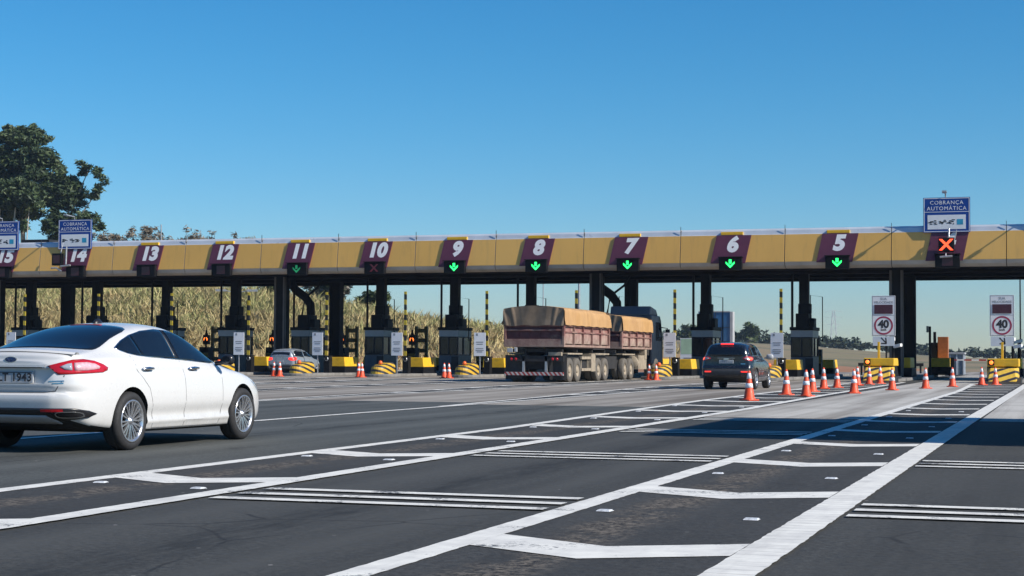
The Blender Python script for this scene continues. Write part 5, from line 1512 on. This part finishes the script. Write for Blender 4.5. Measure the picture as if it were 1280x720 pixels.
for i in range(7):
    x = -.19 + i * .062 + (.02 if i > 2 else 0); q.box(x - .018, x + .018, hb.y - .024, hb.y - .0205, .925, .985)
q.build('plate_print', m_greyink, po)
hb, _ = car2.cast((0, -5, 1.1), DB)
q = MB(); q.box(-.3, .3, hb.y - .02, hb.y + .02, 1.075, 1.095); q.build('chrome_bar', m_chrome, suv, bevel=.004)
q = MB(); q.obox((0, hb.y - .03, 1.05), (.09, 0, .0), (0, .01, 0), (.015, 0, .03)); q.build('emblem', m_chrome, suv)
car2.patch([(-.8, .70), (.8, .70), (.78, .46), (-.78, .46)], from_back, DB, .006, .07).build('bumper_insert', m_lowplast, suv, recalc=False)
both(car2.strip([(.52, .62), (.74, .62)], from_back, DB, .035, .011, .06), 'bumper_reflector', m_brake, suv)
car2.strip([(.5, .89), (.66, .89)], from_back, DB, .025, .004, .05).build('badge', m_chrome, suv, recalc=False)
q = MB(); q.grid(20, 12, lambda a, b: (1.04 + .13 * math.copysign(abs(math.cos(PI*(b-.5)) * math.cos(2*PI*a)) ** .7, math.cos(2*PI*a)), .62 + .07 * math.cos(PI*(b-.5)) * math.sin(2*PI*a), 1.14 + .1 * math.copysign(abs(math.sin(PI*(b-.5))) ** .75, b - .5)))
q.tube([(.85, .62, 1.1), (.98, .62, 1.1)], .03, 6)
both(q, 'mirror', m_lgrey, suv)
q = MB(); q.tube([(.60, -1.7, 1.62), (.60, -1.6, 1.685), (.60, -.2, 1.70), (.60, 0, 1.64)], .018, 6); both(q, 'roof_rail', m_trim, suv)
both(car2.strip([(-.42, 1.08), (-.42, .3)], from_right, DR, .012, .001), 'door_seam', m_seam, suv)
for y in (-1.1, -.1):
    h, _ = car2.cast((2, y, .98), DR); q = MB(); q.tube([(h.x, y - .1, .98), (h.x + .03, y, .985), (h.x, y + .1, .98)], .016, 6); both(q, 'door_handle', m_navy, suv)
wheel(suv, [(.79, -1.35), (.79, 1.3), (-.79, -1.35), (-.79, 1.3)], .36, .24, .24, 5, m_alloy, None, True)

# ---------------- silver hatchback in the far lane
m_silver = mat('silver_blue_paint', (.30, .34, .38), .3, .35, var=.04, scale=2, coat=.5)
hat = empty('hatchback', (-41.0, 85.7, 0), 0, 'silver hatchback with pale rear window stopped in the number 11 lane', 'car')
K3 = dict(w=[(-1.95, .66), (-1.9, .76), (-1.75, .83), (0, .85), (1.3, .83), (1.75, .68), (1.95, .4)], zbot=[(-1.95, .4), (-1.6, .28), (1.5, .2), (1.95, .32)],
          zb=[(-1.95, .98), (-1.5, 1.02), (0, .95), (.9, .9), (1.5, .78), (1.95, .56)],
          zt=[(-1.95, 1.1), (-1.85, 1.3), (-1.7, 1.43), (-1.3, 1.485), (-.6, 1.5), (-.1, 1.46), (.3, 1.3), (.8, 1.02), (1.2, .94), (1.7, .78), (1.95, .6)],
          wr=[(-1.95, .5), (-1.7, .55), (0, .56), (.8, .62), (1.95, .35)], glass_in=.1, crown=.05)
car3 = Car([-1.95, -1.92, -1.86, -1.78, -1.65, -1.45, -1.1, -.7, -.3, .05, .4, .8, 1.15, 1.45, 1.7, 1.85, 1.92, 1.95], K3, [(-1.2, .31), (1.22, .31)], .345, [m_silver, m_arch])
link(bpy.data.objects.new('body', car3.body_mesh), hat)
car3.patch([(-.56, 1.06), (.56, 1.06), (.5, 1.36), (-.5, 1.36)], from_back, DB, .004, .08).build('rear_window', m_cglass, hat, recalc=False)
for y0, y1 in ((-1.6, -.55), (-.48, .5)):
    rt_ = [(-1.6, 1.3), (-1.2, 1.39), (-.4, 1.4), (0, 1.35), (.5, 1.05)]
    both(car3.patch([(y0 + (y1 - y0) * i / 6, lerp_keys(rt_, y0 + (y1 - y0) * i / 6)) for i in range(7)] + [(y1, 1.0), (y0, 1.06)], from_right, DR, .004, .08), 'side_window', m_cglass, hat)
car3.patch([(-.55, .72), (.55, .72), (.48, .1), (-.48, .1)], from_top, DT, .004, .1).build('windshield', m_cglass, hat, recalc=False)
both(car3.patch([((.45 - 1.9) * S2, .97), ((.8 - 1.62) * S2, .99), ((.82 - 1.55) * S2, .88), ((.7 - 1.86) * S2, .8), ((.48 - 1.93) * S2, .86)], from_rcorner, DC, .008, .05), 'tail_light', m_brake, hat)
h, _ = car3.cast((0, -5, .8), DB); q = MB(); q.box(-.2, .2, h.y - .015, h.y + .02, .72, .84); q.build('licence_plate', m_plate, hat)
car3.patch([(-.68, .6), (.68, .6), (.64, .42), (-.64, .42)], from_back, DB, .005, .08).build('bumper_insert', m_lowplast, hat, recalc=False)
wheel(hat, [(.72, -1.2), (.72, 1.22), (-.72, -1.2), (-.72, 1.22)], .31, .19, .19, 6, m_alloy, None, False)

# ------------------------------------------------------------------ grain road train
m_mar = mat('faded_maroon_paint', (.17, .064, .056), .75, var=.3, scale=3.5, dirt=((.27, .17, .135), .45))
m_mardark = mat('dark_maroon_paint', (.09, .022, .026), .65, var=.3, scale=3, dirt=((.16, .11, .09), .55))
m_tubp = mat('dusty_tub_panel', (.22, .10, .085), .7, var=.25, scale=3.5, dirt=((.36, .26, .21), .52))
def dusty_low(m, z0, z1, dust):
    n = NT(m); x, y, z = n.xyz(); b = n.bsdf.inputs['Base Color']; src = b.links[0].from_socket
    k = n.math('MULTIPLY', n.ramp(z, z0, z1, 1, 0), n.ramp(n.noise(3.5, 6, .7), .3, .62, .1, .95))
    n.l.new(n.mix(k, src, dust), b)
dusty_low(m_tubp, 1.6, 2.3, (.46, .38, .31)); dusty_low(m_mar, 1.4, 2.2, (.33, .25, .20))
m_dustch = mat('dusty_chassis', (.30, .25, .185), .8, var=.25, scale=4, dirt=((.13, .105, .085), .55))
m_chdark = mat('dark_chassis', (.02, .019, .019), .8, var=.3, scale=3)
m_flap = mat('mud_flap_rubber', (.035, .034, .034), .8, scale=3)
def tarp_mat():
    m = bpy.data.materials.new('tan_tarpaulin'); n = NT(m)
    x, y, z = n.xyz()
    f = n.noise(1., 5, .6, n.scaled(1.2, 3.2, .5)); g = n.noise(.6, 4)
    c = n.mix(n.ramp(f, .3, .7), (.35, .20, .085), (.50, .30, .13))
    c = n.mix(n.math('MULTIPLY', n.ramp(g, .45, .65), .6), c, (.42, .235, .08))
    n.out(c, .7); n.bump(n.noise(1., 4, .6, n.scaled(2, 6, 1)), .5, .05)
    return m
m_tarp = tarp_mat()
m_tarpend = mat('dark_brown_tarpaulin', (.17, .125, .085), .8, var=.25, scale=2.2, bump=.2, dirt=((.25, .2, .15), .55))  # end flaps get a darker, greyer brown than the main tarpaulin
truck = empty('grain_truck', (-21.52, 68.4, 0), 0, 'maroon two trailer grain truck with tan tarpaulins and dark blue cab', 'truck')
HW = 1.36
def trailer(y0, y1, zf, zr, zt, tag_no):
    """tub, ribs, tarp of one trailer; y relative to the truck's rear"""
    q = MB()
    q.box(-HW, HW, y0, y1, zf, zf + .1); q.box(-HW, HW, y0, y1, zr - .1, zr)
    q.box(-HW, HW, y1 - .08, y1, zf + .102, zr - .102)
    for x in (-HW, HW - .1): q.box(x, x + .1, y0, y0 + .12, zf + .102, zr - .102); 
    q.box(-HW + .102, HW - .102, y0 + .01, y0 + .09, zf + .103, zf + .34); q.box(-HW + .102, HW - .102, y0 + .01, y0 + .08, zr - .3, zr - .22)
    fr = q.build('tub_frame', m_mar, truck, bevel=.012)
    q = MB()
    n = 5 if y1 - y0 > 7 else 4
    for sx in (-1, 1):
        for i in range(n):
            a = y0 + .14 + (y1 - y0 - .24) * i / n; b = y0 + .14 + (y1 - y0 - .24) * (i + 1) / n
            # bulged panel between ribs
            q.grid(8, 8, lambda s_, t_: (sx * (HW - .10 + .07 * math.sin(PI * s_) ** .6 * math.sin(PI * min(1, t_ * 1.25)) ** .7 if 0 < s_ < 1 and 0 < t_ < .8 else sx * 0 + HW - .10) if sx > 0 else -(HW - .10 + (.07 * math.sin(PI * s_) ** .6 * math.sin(PI * min(1, t_ * 1.25)) ** .7 if 0 < s_ < 1 and 0 < t_ < .8 else 0)), a + (b - a) * s_, zf + .15 + (zr - zf - .25) * t_))
        q.build('side_panel', m_tubp, fr); q = MB()
    q = MB()
    for sx in (-1, 1):
        for i in range(n + 1):
            a = y0 + .14 + (y1 - y0 - .24) * i / n
            x = sx * (HW - .05)
            q.box(x - .053, x + .053, a - .03, a + .03, zf + .103, zr - .103)
        q.box(sx * (HW - .045) - .043, sx * (HW - .045) + .043, y0 + .2, y1 - .2, zr - .36, zr - .3)
    q.build('rib', m_mar, fr)
    q = MB(); q.box(-HW + .1, HW - .1, y0 + .1, y0 + .14, zf + .1, zr - .05); 
    for i in range(5):
        x = -HW + .3 + i * .46; q.box(x, x + .36, y0 + .078, y0 + .098, zf + .42, zr - .34)
    q.build('tail_gate', m_mardark, fr)
    # tarpaulin
    q = MB()
    rg = random.Random(tag_no)
    ph = [rg.uniform(0, 6) for _ in range(8)]
    sec = [(-HW - .05, zr - .04), (-HW - .03, zr + .2), (-HW + .0, zt - .12), (-HW + .06, zt - .01), (-HW * .7, zt + .065), (-HW * .35, zt + .11), (0, zt + .125), (HW * .35, zt + .11), (HW * .7, zt + .065), (HW - .06, zt - .01), (HW - .0, zt - .12), (HW + .03, zr + .2), (HW + .05, zr - .04)]
    def sk(s_, t_):
        j = t_ * (len(sec) - 1); i = min(int(j), len(sec) - 2); k = j - i
        x = sec[i][0] * (1 - k) + sec[i+1][0] * k; z = sec[i][1] * (1 - k) + sec[i+1][1] * k
        y = y0 - .03 + (y1 - y0 + .06) * s_
        side = abs(x) / HW
        wv = .022 * math.sin(y * 4.1 + ph[0] + z * 2) + .015 * math.sin(y * 9.3 + ph[1] - z * 3)
        if side > .9: x += math.copysign(wv, x)
        z += -.05 * math.sin(PI * ((y * .8 + ph[2]) % 1)) * (side < .9) * .6
        if j < 1 or j > len(sec) - 2: z += .012 * math.sin(y * 5 + ph[3])
        if side > .85 and z > zt - .3: z -= .10 * s_ * (1 if tag_no == 1 else .4) + .02 * math.sin(y * 2.2 + ph[4])
        return (x, y, z)
    q.grid(60, 48, sk); tp = q.build('tarpaulin', m_tarp, truck, recalc=False)
    # hanging end flaps with gathered folds
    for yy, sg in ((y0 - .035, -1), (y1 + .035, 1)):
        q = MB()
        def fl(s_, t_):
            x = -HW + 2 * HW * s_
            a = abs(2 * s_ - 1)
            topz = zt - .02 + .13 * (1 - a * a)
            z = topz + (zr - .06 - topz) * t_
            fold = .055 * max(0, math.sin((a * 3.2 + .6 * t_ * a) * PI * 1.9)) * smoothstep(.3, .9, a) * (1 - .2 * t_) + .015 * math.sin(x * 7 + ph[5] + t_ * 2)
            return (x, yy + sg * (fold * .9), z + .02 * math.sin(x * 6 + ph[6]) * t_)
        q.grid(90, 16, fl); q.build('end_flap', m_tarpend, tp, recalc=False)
trailer(0, 7.6, 1.52, 2.5, 3.18, 1)
trailer(9.85, 16.0, 1.50, 2.42, 3.08, 2)
# chassis of both trailers and the tractor
q = MB()
for x in (-.5, .42): q.box(x, x + .09, .25, 18.8, 1.15, 1.495)
for y in (.3, 2.5, 5, 7.2, 9.2, 11, 14): q.box(-1.2, 1.2, y, y + .12, 1.3, 1.44)
q.build('chassis_rail', m_chdark, truck)
q = MB(); q.box(-1.15, 1.15, .55, 9.6, .55, 1.14); q.box(-1.0, 1.0, 9.8, 16, .6, 1.14); q.build('underframe', m_chdark, truck)
for y0, y1 in ((.75, 3.0), (5.3, 7.6), (10.2, 12.6)):
    [(lambda q: q.build('mudguard', m_dustch, truck, bevel=.02))(MB().box(min(a, b), max(a, b), y0 - .1, y1, 1.20, 1.27)) for a, b in ((.62, 1.33), (-1.33, -.62))]
q = MB()
for z in (.48, 1.0): q.box(1.2, 1.28, 3.05, 5.1, z, z + .12)
for y in (3.2, 4.3): q.box(1.14, 1.198, y, y + .08, .5, 1.1)
q.box(.7, 1.3, 4.55, 5.25, .45, 1.25); q.build('side_guard', m_dustch, truck)
q = MB(); q.box(.75, 1.32, 13.3, 15.0, .5, 1.2); q.lathe([(0, 0), (.3, .0), (.32, .03), (.32, 1.2), (0, 1.2)], 20, 'y', (1.0, 12.9 + .3, .85)); q.build('tank', m_dustch, truck, bevel=.0)
q = MB(); q.box(.8, 1.34, 14.6, 15.0, 1.0, 1.5); q.build('side_box', m_dustch, truck, bevel=.02)
# wheels: dual tyres on each side
wp = MB()
def dual(mb):
    for x in (.0, -.3):
        mb.lathe([(.28, .13 + x), (.34, .14 + x), (.50, .135 + x), (.525, .09 + x), (.525, -.09 + x), (.5, -.13 + x), (.28, -.13 + x)], 32, 'x')
dual(wp); w0 = wp.build('wheel', m_dusty, truck)
hb_ = MB(); hb_.lathe([(.29, .12), (.27, .10), (.2, .04), (.15, .03), (.13, .10), (.1, .13), (0, .135)], 24, 'x'); hb_.build('hub', m_dustch, w0)
WY = [1.15, 2.35, 5.85, 7.05, 10.75, 11.95]
first = True
for y in WY:
    for sx in (1, -1):
        o = w0 if first else copy_tree(w0, truck); first = False
        o.location = (sx * 1.16, y, .525); o.rotation_euler = (0, 0, 0 if sx > 0 else PI)
for sx in (1, -1):
    o = copy_tree(w0, truck); o.location = (sx * 1.1, 17.6, .525); o.rotation_euler = (0, 0, 0 if sx > 0 else PI)
# rear end: flaps, bumper bar, lamp clusters
q = MB(); q.box(-1.32, 1.32, .02, .1, .30, .44); q.build('bumper_bar', m_redwhite, truck, bevel=.004)
for x in (-1.02, .98):
    q = MB(); q.grid(8, 8, lambda s_, t_: (x - .38 + .76 * s_, .4 + .03 * math.sin(s_ * 6) - .05 * t_, .12 + 1.05 * t_)); q.grid(2, 2, lambda s_, t_: (x - .38 + .76 * s_, .43, .12 + 1.05 * t_)); q.build('mud_flap', m_flap, truck, recalc=False)
q = MB()
for x in (-.55, .46): q.box(x, x + .1, .12, .2, .445, 1.15)
q.build('bumper_bracket', m_galv, truck)
q = MB(); q.box(-1.3, 1.3, .12, .2, .9, 1.14); q.build('lamp_board', m_chdark, truck)
for x in (-.95, .9):
    for dx in (-.1, .1):
        q = MB(); q.lathe([(0, -.02), (.055, -.015), (.065, 0)], 14, 'y', (x + dx, .118, 1.0)); q.build('tail_light', m_redlens, truck)
q = MB(); q.box(-1.2, -.95, -.02, .08, 1.28, 1.47); q.box(-.88, -.75, -.02, .08, 1.3, 1.5); q.build('reverse_lamp', m_lgrey, truck, bevel=.02)
q = MB(); q.box(.62, 1.2, .1, .3, 1.145, 1.3); q.build('rear_crossmember', m_dustch, truck, bevel=.015)
# tractor cab
m_cab = mat('dark_blue_cab_paint', (.008, .014, .028), .35, var=.05, scale=1, coat=.3)
q = MB(); HC = 1.2
q.prism([(16.7, .75), (19.2, .75), (19.25, 1.9), (18.85, 3.05), (18.6, 3.3), (16.7, 3.3)], 'x', -HC, HC); q.build('cab', m_cab, truck, bevel=.07)
q = MB(); q.prism([(16.75, 3.303), (18.6, 3.303), (18.2, 3.62), (16.9, 3.78)], 'x', -HC + .12, HC - .12); q.build('roof_deflector', m_cab, truck, bevel=.06)
q = MB(); q.prism([(17.55, 1.98), (19.0, 1.98), (18.72, 2.95), (17.55, 2.95)], 'x', HC - .02, HC + .006); q.prism([(17.55, 1.98), (19.0, 1.98), (18.72, 2.95), (17.55, 2.95)], 'x', -HC - .006, -HC + .02); q.build('cab_window', m_cglass, truck)
q = MB()
for sx in (1, -1):
    q.tube([(sx * HC, 18.75, 2.7), (sx * (HC + .3), 18.95, 2.65), (sx * (HC + .3), 18.95, 1.95)], .03, 6); q.box(sx * (HC + .3) - .11, sx * (HC + .3) + .11, 18.98, 19.1, 1.95, 2.6)
q.build('mirror', m_black, truck)
q = MB(); q.box(-1.1, 1.1, 15.9, 16.5, 1.2, 3.0); q.build('cab_rear_frame', m_chdark, truck, bevel=.02)

# ------------------------------------------------------------------ box truck just outside the frame to the right (it throws the band of shade over the road)
bt = empty('box_truck', (1.05, 22.0, 0), 0, 'box truck just beyond the right edge whose shadow crosses the road', 'truck')
q = MB(); q.box(-1.25, 1.25, 0, 7.2, 1.0, 3.95); q.build('cargo_box', m_white, bt, bevel=.05)
q = MB(); q.prism([(7.6, .6), (9.7, .6), (9.75, 1.6), (9.3, 2.7), (7.6, 2.75)], 'x', -1.15, 1.15); q.build('cab', m_blue, bt, bevel=.06)
q = MB(); q.prism([(8.2, 1.7), (9.62, 1.7), (9.25, 2.55), (8.2, 2.55)], 'x', -1.155, 1.155); q.build('cab_window', m_cglass, bt)
q = MB(); q.box(-.5, .5, .1, 9.3, .6, .95); q.box(-1.2, 1.2, -.1, .05, .5, .72); q.build('chassis', m_chdark, bt)
for x in (-.9, .9):
    q = MB(); q.box(x - .2, x + .2, -.05, -.003, 1.06, 1.22); q.build('tail_light', m_redlens, bt)
q = MB(); q.box(-.012, .012, -.012, -.002, 1.06, 3.88); q.build('door_gap', m_trim, bt)
for x in (-.5, -.2, .2, .5):
    q = MB(); q.tube([(x, -.03, 1.05), (x, -.03, 3.9)], .018, 6); q.box(x - .03, x + .1, -.045, -.03, 1.9, 1.95); q.build('lock_rod', m_galv, bt)
fw0 = None
for y in (1.6, 8.6):
    for sx in (1, -1):
        if fw0 is None:
            t = MB(); dual(t); fw0 = o = t.build('wheel', m_rubber, bt); hbm = MB(); hbm.lathe([(.29, .12), (.2, .04), (.13, .10), (0, .135)], 20, 'x'); hbm.build('hub', m_galv, o)
        else: o = copy_tree(fw0, bt)
        o.location = (sx * .98, y, .525); o.rotation_euler = (0, 0, 0 if sx > 0 else PI)
